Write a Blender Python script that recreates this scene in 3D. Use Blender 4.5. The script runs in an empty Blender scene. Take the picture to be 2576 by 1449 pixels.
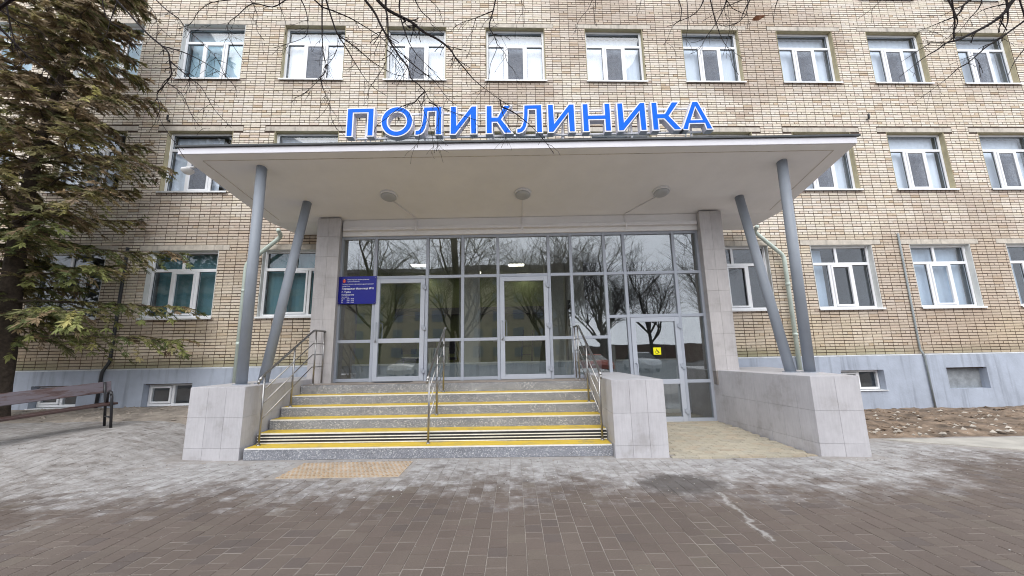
import bpy, math, random
from math import sin, cos, pi, radians, sqrt
from mathutils import Vector, Matrix, noise

SC = bpy.context.scene
COL = SC.collection
random.seed(11)

# ------------------------------------------------------------------ camera
cam_d = bpy.data.cameras.new('camera')
cam = bpy.data.objects.new('camera', cam_d)
COL.objects.link(cam)
cam_d.sensor_width = 36.0
cam_d.lens = 36.0 * 950.0 / 2576.0
cam_d.clip_start = 0.05
cam_d.clip_end = 2000
F_ = Vector((-0.00362, 0.98505, 0.17225)); R_ = Vector((0.99982, 0.00681, -0.01793)); U_ = Vector((0.01883, -0.17215, 0.98489))
mw = Matrix.Identity(4)
for k in range(3):
    mw[k][0] = R_[k]; mw[k][1] = U_[k]; mw[k][2] = -F_[k]
mw[0][3], mw[1][3], mw[2][3] = -0.2091, -9.589, 1.57
cam.matrix_world = mw
SC.camera = cam

# ------------------------------------------------------------------ sky and sun (bright overcast)
SUN_EL, SUN_AZ = radians(48), radians(188)      # azimuth clockwise from +Y (behind the camera, a little left)
world = bpy.data.worlds.new('World'); SC.world = world; world.use_nodes = True
nt = world.node_tree; nt.nodes.clear()
wo = nt.nodes.new('ShaderNodeOutputWorld'); bg = nt.nodes.new('ShaderNodeBackground')
sky = nt.nodes.new('ShaderNodeTexSky'); sky.sky_type = 'NISHITA'; sky.sun_disc = False
sky.sun_elevation = SUN_EL; sky.sun_rotation = SUN_AZ
sky.air_density = 1.0; sky.dust_density = 1.5; sky.ozone_density = 1.5; sky.altitude = 150
hs = nt.nodes.new('ShaderNodeHueSaturation'); hs.inputs['Saturation'].default_value = 0.42
nt.links.new(sky.outputs['Color'], hs.inputs['Color'])
ov = nt.nodes.new('ShaderNodeMix'); ov.data_type = 'RGBA'; ov.inputs[0].default_value = 0.97     # even cloud layer over the clear-sky gradient
ov.inputs[7].default_value = (5.35, 5.6, 6.1, 1)
nt.links.new(hs.outputs['Color'], ov.inputs[6]); nt.links.new(ov.outputs[2], bg.inputs['Color'])
bg.inputs['Strength'].default_value = 0.15
nt.links.new(bg.outputs['Background'], wo.inputs['Surface'])
sun_d = bpy.data.lights.new('sun', 'SUN'); sun_d.energy = 1.1; sun_d.angle = radians(50); sun_d.color = (1.0, 0.97, 0.93)
sun = bpy.data.objects.new('sun', sun_d); COL.objects.link(sun)
sd = Vector((sin(SUN_AZ) * cos(SUN_EL), cos(SUN_AZ) * cos(SUN_EL), sin(SUN_EL)))
sun.rotation_euler = sd.to_track_quat('Z', 'Y').to_euler(); sun.location = (0, -30, 40)
SC.view_settings.view_transform = 'Standard'; SC.view_settings.look = 'None'
SC.view_settings.exposure = 1.02; SC.view_settings.gamma = 1.0
SC.render.engine = 'CYCLES'
SC.cycles.use_denoising = True; SC.cycles.filter_width = 1.05
SC.cycles.max_bounces = 8; SC.cycles.transparent_max_bounces = 24
SC.cycles.diffuse_bounces = 3; SC.cycles.glossy_bounces = 4
SC.cycles.caustics_reflective = False; SC.cycles.caustics_refractive = False

# ------------------------------------------------------------------ helpers
class MB:
    def __init__(s): s.v = []; s.f = []; s.c = []
    def quad(s, a, b, c, d, col=None):
        n = len(s.v); s.v += [tuple(a), tuple(b), tuple(c), tuple(d)]; s.f.append((n, n+1, n+2, n+3)); s.c.append(col)
    def box(s, x0, x1, y0, y1, z0, z1, col=None, M=None):
        n = len(s.v)
        p = [(x0,y0,z0),(x1,y0,z0),(x1,y1,z0),(x0,y1,z0),(x0,y0,z1),(x1,y0,z1),(x1,y1,z1),(x0,y1,z1)]
        if M is not None: p = [tuple(M @ Vector(q)) for q in p]
        s.v += p
        for f in ((0,3,2,1),(4,5,6,7),(0,1,5,4),(1,2,6,5),(2,3,7,6),(3,0,4,7)):
            s.f.append(tuple(n+i for i in f)); s.c.append(col)
        return s
    def bbox(s, x0, x1, y0, y1, z0, z1, b=0.004, col=None, M=None):
        """box with chamfered edges"""
        n = len(s.v)
        V = []
        for sx in (0, 1):
            for sy in (0, 1):
                for sz in (0, 1):
                    X = (x0, x1)[sx]; Y = (y0, y1)[sy]; Z = (z0, z1)[sz]
                    dx = b if sx == 0 else -b; dy = b if sy == 0 else -b; dz = b if sz == 0 else -b
                    V += [(X, Y+dy, Z+dz), (X+dx, Y, Z+dz), (X+dx, Y+dy, Z)]
        if M is not None: V = [tuple(M @ Vector(q)) for q in V]
        s.v += V
        def i(sx, sy, sz, k): return n + (sx*4 + sy*2 + sz)*3 + k
        F = []
        F += [(i(0,0,0,0), i(0,0,1,0), i(0,1,1,0), i(0,1,0,0)), (i(1,0,0,0), i(1,1,0,0), i(1,1,1,0), i(1,0,1,0))]
        F += [(i(0,0,0,1), i(1,0,0,1), i(1,0,1,1), i(0,0,1,1)), (i(0,1,0,1), i(0,1,1,1), i(1,1,1,1), i(1,1,0,1))]
        F += [(i(0,0,0,2), i(0,1,0,2), i(1,1,0,2), i(1,0,0,2)), (i(0,0,1,2), i(1,0,1,2), i(1,1,1,2), i(0,1,1,2))]
        for a in (0, 1):
            for c in (0, 1):
                F += [(i(a,c,0,0), i(a,c,1,0), i(a,c,1,1), i(a,c,0,1)), (i(a,0,c,0), i(a,1,c,0), i(a,1,c,2), i(a,0,c,2)),
                      (i(0,a,c,1), i(1,a,c,1), i(1,a,c,2), i(0,a,c,2))]
                for e in (0, 1): F.append((i(a,c,e,0), i(a,c,e,1), i(a,c,e,2)))
        s.f += F; s.c += [col]*len(F)
        return s
    def prism(s, poly, z0, z1, col=None):
        n = len(s.v); k = len(poly)
        s.v += [(x, y, z0) for x, y in poly] + [(x, y, z1) for x, y in poly]
        s.f.append(tuple(n+i for i in reversed(range(k)))); s.f.append(tuple(n+k+i for i in range(k)))
        for i in range(k): s.f.append((n+i, n+(i+1)%k, n+k+(i+1)%k, n+k+i))
        s.c += [col]*(k+2)
        return s
    def tube(s, pts, r, sides=8, cap=True, col=None):
        pts = [Vector(p) for p in pts]; m = len(pts)
        rs = r if isinstance(r, (list, tuple)) else [r]*m
        prev = None; n0 = len(s.v)
        for i, p in enumerate(pts):
            d = (pts[min(i+1, m-1)] - pts[max(i-1, 0)])
            if d.length < 1e-9: d = Vector((0,0,1))
            d.normalize()
            if prev is None:
                a = d.orthogonal().normalized()
            else:
                a = prev - d * prev.dot(d)
                a = a.normalized() if a.length > 1e-6 else d.orthogonal().normalized()
            prev = a; b = d.cross(a)
            for k in range(sides):
                t = 2*pi*k/sides
                s.v.append(tuple(p + (a*cos(t) + b*sin(t))*rs[i]))
        for i in range(m-1):
            for k in range(sides):
                k2 = (k+1) % sides
                s.f.append((n0+i*sides+k, n0+i*sides+k2, n0+(i+1)*sides+k2, n0+(i+1)*sides+k)); s.c.append(col)
        if cap:
            s.f.append(tuple(n0+k for k in reversed(range(sides)))); s.c.append(col)
            s.f.append(tuple(n0+(m-1)*sides+k for k in range(sides))); s.c.append(col)
        return s
    def lathe(s, prof, cx, cy, seg=24, col=None):
        n = len(s.v); m = len(prof)
        for r, z in prof:
            for k in range(seg):
                t = 2*pi*k/seg; s.v.append((cx+r*cos(t), cy+r*sin(t), z))
        for i in range(m-1):
            for k in range(seg):
                k2 = (k+1) % seg
                s.f.append((n+i*seg+k, n+i*seg+k2, n+(i+1)*seg+k2, n+(i+1)*seg+k)); s.c.append(col)
        s.f.append(tuple(n+k for k in reversed(range(seg)))); s.c.append(col)
        s.f.append(tuple(n+(m-1)*seg+k for k in range(seg))); s.c.append(col)
        return s
    def mesh(s, name, mat, smooth=False):
        me = bpy.data.meshes.new(name)
        me.from_pydata(s.v, [], s.f)
        if mat is not None: me.materials.append(mat)
        if any(c is not None for c in s.c):
            at = me.attributes.new('Col', 'FLOAT_COLOR', 'FACE')
            flat = []
            for c in s.c: flat += (list(c) if c is not None else [1,1,1]) + ([1.0] if c is None or len(c) == 3 else [])
            at.data.foreach_set('color', flat)
        if smooth: me.polygons.foreach_set('use_smooth', [True]*len(me.polygons))
        me.update()
        return me
    def build(s, name, mat, parent=None, smooth=False, loc=None):
        return ob(name, s.mesh(name, mat, smooth), parent, loc)

def ob(name, data, parent=None, loc=None):
    o = bpy.data.objects.new(name, data); COL.objects.link(o)
    if parent is not None: o.parent = parent
    if loc is not None: o.location = loc
    return o
def tag(o, label, cat, group=None):
    o['label'] = label; o['category'] = cat
    if group: o['group'] = group
    return o
def thing(name, label, cat, loc=(0,0,0), group=None):
    return tag(ob(name, None, None, loc), label, cat, group)
def structure(o): o['kind'] = 'structure'; return o
def stuff(o): o['kind'] = 'stuff'; return o
def smooth01(a, b, x):
    t = max(0.0, min(1.0, (x-a)/(b-a))); return t*t*(3-2*t)

# ------------------------------------------------------------------ materials
def new_mat(name):
    m = bpy.data.materials.new(name); m.use_nodes = True
    t = m.node_tree; p = t.nodes['Principled BSDF']
    return m, t, p
def N(t, kind, **kw):
    n = t.nodes.new(kind)
    for k, v in kw.items():
        if k in n.inputs: n.inputs[k].default_value = v
        else: setattr(n, k, v)
    return n
def ramp(t, fac, stops):
    r = t.nodes.new('ShaderNodeValToRGB'); e = r.color_ramp.elements
    while len(e) > 1: e.remove(e[-1])
    e[0].position = stops[0][0]; e[0].color = (*stops[0][1], 1) if len(stops[0][1]) == 3 else stops[0][1]
    for p, c in stops[1:]:
        x = e.new(p); x.color = (*c, 1)
    t.links.new(fac, r.inputs['Fac']); return r
def mixc(t, fac, a, b, mode='MIX'):
    m = t.nodes.new('ShaderNodeMix'); m.data_type = 'RGBA'; m.blend_type = mode
    for sock, v in ((m.inputs[0], fac), (m.inputs[6], a), (m.inputs[7], b)):
        if hasattr(v, 'is_linked') or hasattr(v, 'links'): t.links.new(v, sock)
        elif isinstance(v, (int, float)): sock.default_value = v
        else: sock.default_value = (*v, 1)
    return m.outputs[2]
def math_(t, op, a, b=None):
    m = t.nodes.new('ShaderNodeMath'); m.operation = op
    for sock, v in ((m.inputs[0], a), (m.inputs[1], b)):
        if v is None: continue
        if isinstance(v, (int, float)): sock.default_value = v
        else: t.links.new(v, sock)
    return m.outputs[0]
def simple(name, col, rough=0.6, metal=0.0, var=0.12, scale=6.0, bump=0.0, bscale=60.0, spec=0.5, world_co=False, streak=0.0):
    """plain surface with fine tonal variation"""
    m, t, p = new_mat(name)
    tc = N(t, 'ShaderNodeTexCoord')
    co = tc.outputs['Object']
    if world_co: co = N(t, 'ShaderNodeNewGeometry').outputs['Position']
    nz = N(t, 'ShaderNodeTexNoise', Scale=scale, Detail=6.0, Roughness=0.65); t.links.new(co, nz.inputs['Vector'])
    lo = tuple(c*(1-var) for c in col); hi = tuple(min(1, c*(1+var)) for c in col)
    r = ramp(t, nz.outputs['Fac'], [(0.3, lo), (0.7, hi)])
    out = r.outputs['Color']
    if streak > 0:
        mp = N(t, 'ShaderNodeMapping'); mp.inputs['Scale'].default_value = (9, 9, 0.7); t.links.new(co, mp.inputs['Vector'])
        n2 = N(t, 'ShaderNodeTexNoise', Scale=1.0, Detail=5.0); t.links.new(mp.outputs['Vector'], n2.inputs['Vector'])
        r2 = ramp(t, n2.outputs['Fac'], [(0.52, (1,1,1)), (0.72, (1-streak,)*3)])
        out = mixc(t, 1.0, out, r2.outputs['Color'], 'MULTIPLY')
    t.links.new(out, p.inputs['Base Color'])
    p.inputs['Roughness'].default_value = rough; p.inputs['Metallic'].default_value = metal
    p.inputs['Specular IOR Level'].default_value = spec
    if bump > 0:
        n3 = N(t, 'ShaderNodeTexNoise', Scale=bscale, Detail=4.0); t.links.new(co, n3.inputs['Vector'])
        b = N(t, 'ShaderNodeBump', Strength=bump, Distance=0.01); t.links.new(n3.outputs['Fac'], b.inputs['Height'])
        t.links.new(b.outputs['Normal'], p.inputs['Normal'])
    return m
def attr_mat(name, rough=0.85, nscale=25.0, var=0.25, bump=0.25, bscale=120.0, trans=0.0):
    """colour from the piece's own colour, with grain"""
    m, t, p = new_mat(name)
    at = N(t, 'ShaderNodeAttribute', attribute_name='Col')
    pos = N(t, 'ShaderNodeNewGeometry').outputs['Position']
    nz = N(t, 'ShaderNodeTexNoise', Scale=nscale, Detail=6.0, Roughness=0.7); t.links.new(pos, nz.inputs['Vector'])
    r = ramp(t, nz.outputs['Fac'], [(0.25, (1-var,)*3), (0.75, (1+var,)*3)])
    t.links.new(mixc(t, 1.0, at.outputs['Color'], r.outputs['Color'], 'MULTIPLY'), p.inputs['Base Color'])
    p.inputs['Roughness'].default_value = rough
    p.inputs['Specular IOR Level'].default_value = 0.3
    if bump:
        n3 = N(t, 'ShaderNodeTexNoise', Scale=bscale, Detail=3.0); t.links.new(pos, n3.inputs['Vector'])
        b = N(t, 'ShaderNodeBump', Strength=bump, Distance=0.004); t.links.new(n3.outputs['Fac'], b.inputs['Height'])
        t.links.new(b.outputs['Normal'], p.inputs['Normal'])
    if trans:
        p.inputs['Subsurface Weight'].default_value = 0.0
    return m
def glass_mat(name, refl=0.2, tint=(0.85,0.9,0.9), wave=0.02, wscale=1.2):
    m = bpy.data.materials.new(name); m.use_nodes = True; t = m.node_tree; t.nodes.clear()
    o = N(t, 'ShaderNodeOutputMaterial'); mx = N(t, 'ShaderNodeMixShader')
    tr = N(t, 'ShaderNodeBsdfTransparent'); tr.inputs['Color'].default_value = (*tint, 1)
    gl = N(t, 'ShaderNodeBsdfGlossy', Roughness=0.0); gl.inputs['Color'].default_value = (0.95, 0.97, 1.0, 1)
    lw_ = N(t, 'ShaderNodeLayerWeight', Blend=0.5)      # facing term, the same on both faces of the thin pane
    f = math_(t, 'MINIMUM', math_(t, 'ADD', math_(t, 'MULTIPLY', math_(t, 'POWER', lw_.outputs['Facing'], 5.0), 0.9), 0.04+refl), 0.95)
    pos = N(t, 'ShaderNodeNewGeometry').outputs['Position']
    nz = N(t, 'ShaderNodeTexNoise', Scale=wscale, Detail=1.0); t.links.new(pos, nz.inputs['Vector'])
    b = N(t, 'ShaderNodeBump', Strength=1.0, Distance=wave); t.links.new(nz.outputs['Fac'], b.inputs['Height'])
    t.links.new(b.outputs['Normal'], gl.inputs['Normal'])
    t.links.new(f, mx.inputs[0]); t.links.new(tr.outputs[0], mx.inputs[1]); t.links.new(gl.outputs[0], mx.inputs[2])
    t.links.new(mx.outputs[0], o.inputs['Surface'])
    return m
def emit_mat(name, col, strength):
    m, t, p = new_mat(name)
    p.inputs['Base Color'].default_value = (*col, 1); p.inputs['Emission Color'].default_value = (*col, 1)
    p.inputs['Emission Strength'].default_value = strength
    return m

M = {}
M['brick'] = attr_mat('brick', 0.9, 30, 0.16, 0.35, 150)
M['mortar'] = simple('mortar', (0.088, 0.060, 0.045), 0.95, var=0.35, scale=3, bump=0.4)
M['lintel'] = simple('lintel_concrete', (0.55, 0.50, 0.43), 0.9, var=0.2, scale=5, bump=0.3, streak=0.35)
M['reveal'] = simple('reveal_plaster', (0.42, 0.37, 0.24), 0.9, var=0.2, scale=4)
M['reveal_white'] = simple('reveal_white_plaster', (0.68, 0.69, 0.67), 0.85, var=0.08, scale=5)
M['plinth'] = simple('plinth_paint', (0.40, 0.445, 0.53), 0.8, var=0.13, scale=1.6, bump=0.35, bscale=25, streak=0.28)
M['plinth_top'] = simple('plinth_ledge', (0.6, 0.63, 0.67), 0.85, var=0.2, scale=8)
M['niche'] = simple('niche_render', (0.27, 0.29, 0.31), 0.9, var=0.3, scale=5, bump=0.4)
M['pvc'] = simple('white_pvc', (0.83, 0.84, 0.86), 0.35, var=0.03, scale=4)
M['gasket'] = simple('gasket', (0.09, 0.1, 0.11), 0.6)
M['sill'] = simple('sill_metal', (0.78, 0.79, 0.8), 0.4, var=0.06, scale=5)
M['winglass'] = glass_mat('window_glass', 0.012, (0.96, 0.975, 0.985), 0.004, 1.5)
M['shopglass'] = glass_mat('shopfront_glass', 0.125, (0.93, 0.95, 0.93), 0.003, 1.3)
M['blind'] = simple('blind_white', (0.80, 0.87, 0.97), 0.8, var=0.03)
M['blind_teal'] = simple('blind_teal', (0.48, 0.68, 0.78), 0.8, var=0.04)
M['blind_deep'] = simple('blind_deep_teal', (0.10, 0.22, 0.25), 0.8, var=0.04)
M['blind_blue'] = simple('blind_blue', (0.46, 0.56, 0.68), 0.8, var=0.04)
M['room'] = simple('room_dark', (0.16, 0.18, 0.20), 0.9)
M['screen'] = None
m_, t_, p_ = new_mat('mosquito_screen'); p_.inputs['Base Color'].default_value = (0.19, 0.20, 0.23, 1); p_.inputs['Alpha'].default_value = 0.52; p_.inputs['Roughness'].default_value = 0.9
nz_ = N(t_, 'ShaderNodeTexNoise', Scale=7.0, Detail=2.0); t_.links.new(N(t_, 'ShaderNodeTexCoord').outputs['Object'], nz_.inputs['Vector'])
r_ = ramp(t_, nz_.outputs['Fac'], [(0.3, (0.15,0.16,0.19)), (0.7, (0.23,0.24,0.27))]); t_.links.new(r_.outputs['Color'], p_.inputs['Base Color'])
M['screen'] = m_
M['alu'] = simple('grey_aluminium', (0.37, 0.40, 0.46), 0.45, 0.0, var=0.04, scale=3)
M['door_alu'] = simple('door_aluminium', (0.44, 0.47, 0.53), 0.45, 0.0, var=0.04, scale=3)
M['steel'] = simple('brushed_steel', (0.36, 0.35, 0.34), 0.32, 1.0, var=0.12, scale=14)
M['tile'] = None
def tile_mat(nm, ca, cb):
    m, t, p = new_mat(nm)
    tc = N(t, 'ShaderNodeNewGeometry').outputs['Position']
    oi = N(t, 'ShaderNodeObjectInfo')
    mp = N(t, 'ShaderNodeMapping'); mp.inputs['Scale'].default_value = (40, 40, 4); t.links.new(tc, mp.inputs['Vector'])
    n1 = N(t, 'ShaderNodeTexNoise', Scale=1.0, Detail=4.0); t.links.new(mp.outputs['Vector'], n1.inputs['Vector'])
    n2 = N(t, 'ShaderNodeTexNoise', Scale=2.2, Detail=6.0, Roughness=0.7); t.links.new(tc, n2.inputs['Vector'])
    a = ramp(t, n1.outputs['Fac'], [(0.3, ca), (0.7, cb)])
    b = ramp(t, n2.outputs['Fac'], [(0.33, (0.80, 0.785, 0.77)), (0.45, (0.95,)*3), (0.62, (1.04,)*3)])
    c = ramp(t, oi.outputs['Random'], [(0.0, (0.95,)*3), (1.0, (1.05,)*3)])
    t.links.new(mixc(t, 1.0, mixc(t, 1.0, a.outputs['Color'], b.outputs['Color'], 'MULTIPLY'), c.outputs['Color'], 'MULTIPLY'), p.inputs['Base Color'])
    p.inputs['Roughness'].default_value = 0.42
    return m
M['tile'] = tile_mat('wall_tile', (0.475, 0.465, 0.485), (0.53, 0.52, 0.54)); M['tile_bounce'] = tile_mat('bounce_tint_tile', (0.47, 0.445, 0.44), (0.52, 0.495, 0.49))  # pillars: same tile, with warm bounce light put into its colour
M['grout'] = simple('grout', (0.23, 0.21, 0.20), 0.95, var=0.2)
M['soffit'] = simple('soffit_paint', (0.85, 0.835, 0.825), 0.85, var=0.04, scale=1.5)
M['fascia'] = simple('fascia_white', (0.80, 0.79, 0.84), 0.6, var=0.04, scale=2)
M['felt'] = simple('roof_felt', (0.075, 0.10, 0.11), 0.75, var=0.35, scale=7, bump=0.6, bscale=18)
M['flash'] = simple('roof_flashing', (0.06, 0.065, 0.07), 0.5, var=0.3, scale=4)
M['column'] = simple('column_paint', (0.27, 0.30, 0.345), 0.5, var=0.06, scale=3)
M['lampw'] = simple('lamp_white', (0.74, 0.74, 0.74), 0.4, var=0.02)
M['lampd'] = simple('lamp_diffuser', (0.46, 0.47, 0.48), 0.35, var=0.03)
M['duct'] = simple('white_duct', (0.74, 0.72, 0.72), 0.5, var=0.04)
M['pipe'] = simple('pale_green_pipe', (0.55, 0.63, 0.57), 0.5, var=0.1, scale=5)
M['cable'] = simple('black_cable', (0.03, 0.032, 0.035), 0.5)
M['conduit'] = simple('grey_conduit', (0.24, 0.27, 0.28), 0.6, var=0.2)
def terrazzo():
    m, t, p = new_mat('terrazzo')
    pos = N(t, 'ShaderNodeNewGeometry').outputs['Position']
    v = N(t, 'ShaderNodeTexVoronoi', Scale=85.0); t.links.new(pos, v.inputs['Vector'])
    wn = N(t, 'ShaderNodeSeparateColor'); t.links.new(v.outputs['Color'], wn.inputs[0])
    n2 = N(t, 'ShaderNodeTexNoise', Scale=3.0, Detail=7.0, Roughness=0.7); t.links.new(pos, n2.inputs['Vector'])
    chip = ramp(t, wn.outputs[0], [(0.0, (0.20, 0.21, 0.24)), (0.35, (0.25, 0.26, 0.29)), (0.6, (0.29, 0.30, 0.33)), (0.86, (0.44, 0.44, 0.46)), (0.96, (0.58, 0.58, 0.59))])
    chip.color_ramp.interpolation = 'CONSTANT'
    r = ramp(t, n2.outputs['Fac'], [(0.3, (0.75,)*3), (0.7, (1.15,)*3)])
    t.links.new(mixc(t, 1.0, chip.outputs['Color'], r.outputs['Color'], 'MULTIPLY'), p.inputs['Base Color'])
    p.inputs['Roughness'].default_value = 0.6
    return m
M['terrazzo'] = terrazzo()
def yellow():
    m, t, p = new_mat('yellow_strip')
    pos = N(t, 'ShaderNodeNewGeometry').outputs['Position']
    mp = N(t, 'ShaderNodeMapping'); mp.inputs['Scale'].default_value = (1.5, 70, 1); t.links.new(pos, mp.inputs['Vector'])
    n = N(t, 'ShaderNodeTexNoise', Scale=1.0, Detail=5.0); t.links.new(mp.outputs['Vector'], n.inputs['Vector'])
    r = ramp(t, n.outputs['Fac'], [(0.3, (0.46, 0.31, 0.03)), (0.5, (0.66, 0.46, 0.045)), (0.75, (0.74, 0.55, 0.09))])
    n2 = N(t, 'ShaderNodeTexNoise', Scale=4.0, Detail=8.0, Roughness=0.75); t.links.new(pos, n2.inputs['Vector'])
    wear = ramp(t, n2.outputs['Fac'], [(0.50, (0, 0, 0)), (0.68, (0.75, 0.75, 0.75))])
    t.links.new(mixc(t, wear.outputs['Color'], r.outputs['Color'], (0.34, 0.27, 0.12)), p.inputs['Base Color']); p.inputs['Roughness'].default_value = 0.6
    return m
M['yellow'] = yellow()
M['nosing'] = simple('white_nosing', (0.78, 0.77, 0.73), 0.5, var=0.12, scale=12)
M['blackrub'] = simple('black_rubber', (0.02, 0.02, 0.024), 0.6, var=0.2)
M['landing'] = simple('landing_tile', (0.30, 0.255, 0.22), 0.6, var=0.25, scale=5)
M['blue'] = simple('blue_acrylic', (0.004, 0.15, 0.79), 0.6, var=0.01, spec=0.15)
M['lwhite'] = simple('letter_white', (0.85, 0.85, 0.9), 0.45, var=0.02)
M['lside'] = simple('letter_side', (0.66, 0.65, 0.74), 0.5, var=0.03)
M['plaque'] = simple('plaque_blue', (0.008, 0.012, 0.24), 0.35, var=0.03)
M['ptext'] = simple('plaque_white', (0.82, 0.83, 0.88), 0.5, var=0.0)
M['pred'] = simple('crest_red', (0.62, 0.03, 0.03), 0.5, var=0.05)
M['pgold'] = simple('crest_gold', (0.75, 0.5, 0.12), 0.5, var=0.05)
M['syellow'] = simple('sticker_yellow', (0.86, 0.80, 0.0), 0.5, var=0.0)
M['sblack'] = simple('sticker_black', (0.015, 0.015, 0.015), 0.5, var=0.0)
M['wood'] = None
def bench_wood():
    m, t, p = new_mat('worn_bench_paint')
    pos = N(t, 'ShaderNodeTexCoord').outputs['Object']
    mp = N(t, 'ShaderNodeMapping'); mp.inputs['Scale'].default_value = (1.6, 8, 9); t.links.new(pos, mp.inputs['Vector'])
    n = N(t, 'ShaderNodeTexNoise', Scale=1.4, Detail=6.0, Roughness=0.65); t.links.new(mp.outputs['Vector'], n.inputs['Vector'])
    r = ramp(t, n.outputs['Fac'], [(0.36, (0.045, 0.016, 0.013)), (0.43, (0.085, 0.045, 0.04)), (0.50, (0.115, 0.092, 0.105)), (0.7, (0.135, 0.112, 0.13))])
    t.links.new(r.outputs['Color'], p.inputs['Base Color']); p.inputs['Roughness'].default_value = 0.35
    return m
M['wood'] = bench_wood()
M['wood2'] = simple('bench_seat_paint', (0.05, 0.024, 0.021), 0.35, var=0.35, scale=5)
M['iron'] = simple('black_iron', (0.022, 0.022, 0.026), 0.4)
M['bark'] = simple('bark', (0.075, 0.058, 0.045), 0.95, var=0.45, scale=14, bump=0.8, bscale=22)
M['twig'] = simple('twig_bark', (0.014, 0.010, 0.010), 0.85, var=0.35, scale=9, spec=0.15)
M['farbark'] = simple('far_bark', (0.05, 0.042, 0.036), 0.9, var=0.3, scale=3)
M['foliage'] = attr_mat('thuja_foliage', 0.75, 9.0, 0.3, 0.0)
_t = M['foliage'].node_tree; _p = _t.nodes['Principled BSDF']; _o = _t.nodes['Material Output']
_tr = N(_t, 'ShaderNodeBsdfTranslucent'); _mx = N(_t, 'ShaderNodeMixShader'); _mx.inputs[0].default_value = 0.4
_t.links.new(_p.inputs['Base Color'].links[0].from_socket, _tr.inputs['Color'])
_t.links.new(_p.outputs[0], _mx.inputs[1]); _t.links.new(_tr.outputs[0], _mx.inputs[2]); _t.links.new(_mx.outputs[0], _o.inputs['Surface'])
M['leaf'] = simple('dry_leaf', (0.28, 0.12, 0.06), 0.8, var=0.3, scale=30)
M['paver'] = None
M['lobbywall'] = simple('lobby_wall_olive', (0.235, 0.275, 0.135), 0.8, var=0.05)
M['lobbyfloor'] = simple('lobby_floor', (0.40, 0.37, 0.32), 0.4, var=0.12, scale=3)
M['lobbyceil'] = simple('lobby_ceiling', (0.7, 0.7, 0.68), 0.8, var=0.02)
M['lobbycol'] = simple('lobby_column', (0.60, 0.60, 0.58), 0.7, var=0.05)
M['vest'] = simple('vestibule_grey', (0.13, 0.135, 0.14), 0.8, var=0.1)
M['seat'] = simple('seat_navy', (0.02, 0.025, 0.05), 0.6)
M['radiator'] = simple('radiator_white', (0.72, 0.73, 0.70), 0.5)
M['panel'] = emit_mat('lit_panel', (1.0, 0.95, 0.78), 3.5)
M['sticker'] = simple('notice_dark', (0.05, 0.05, 0.06), 0.5)

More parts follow.
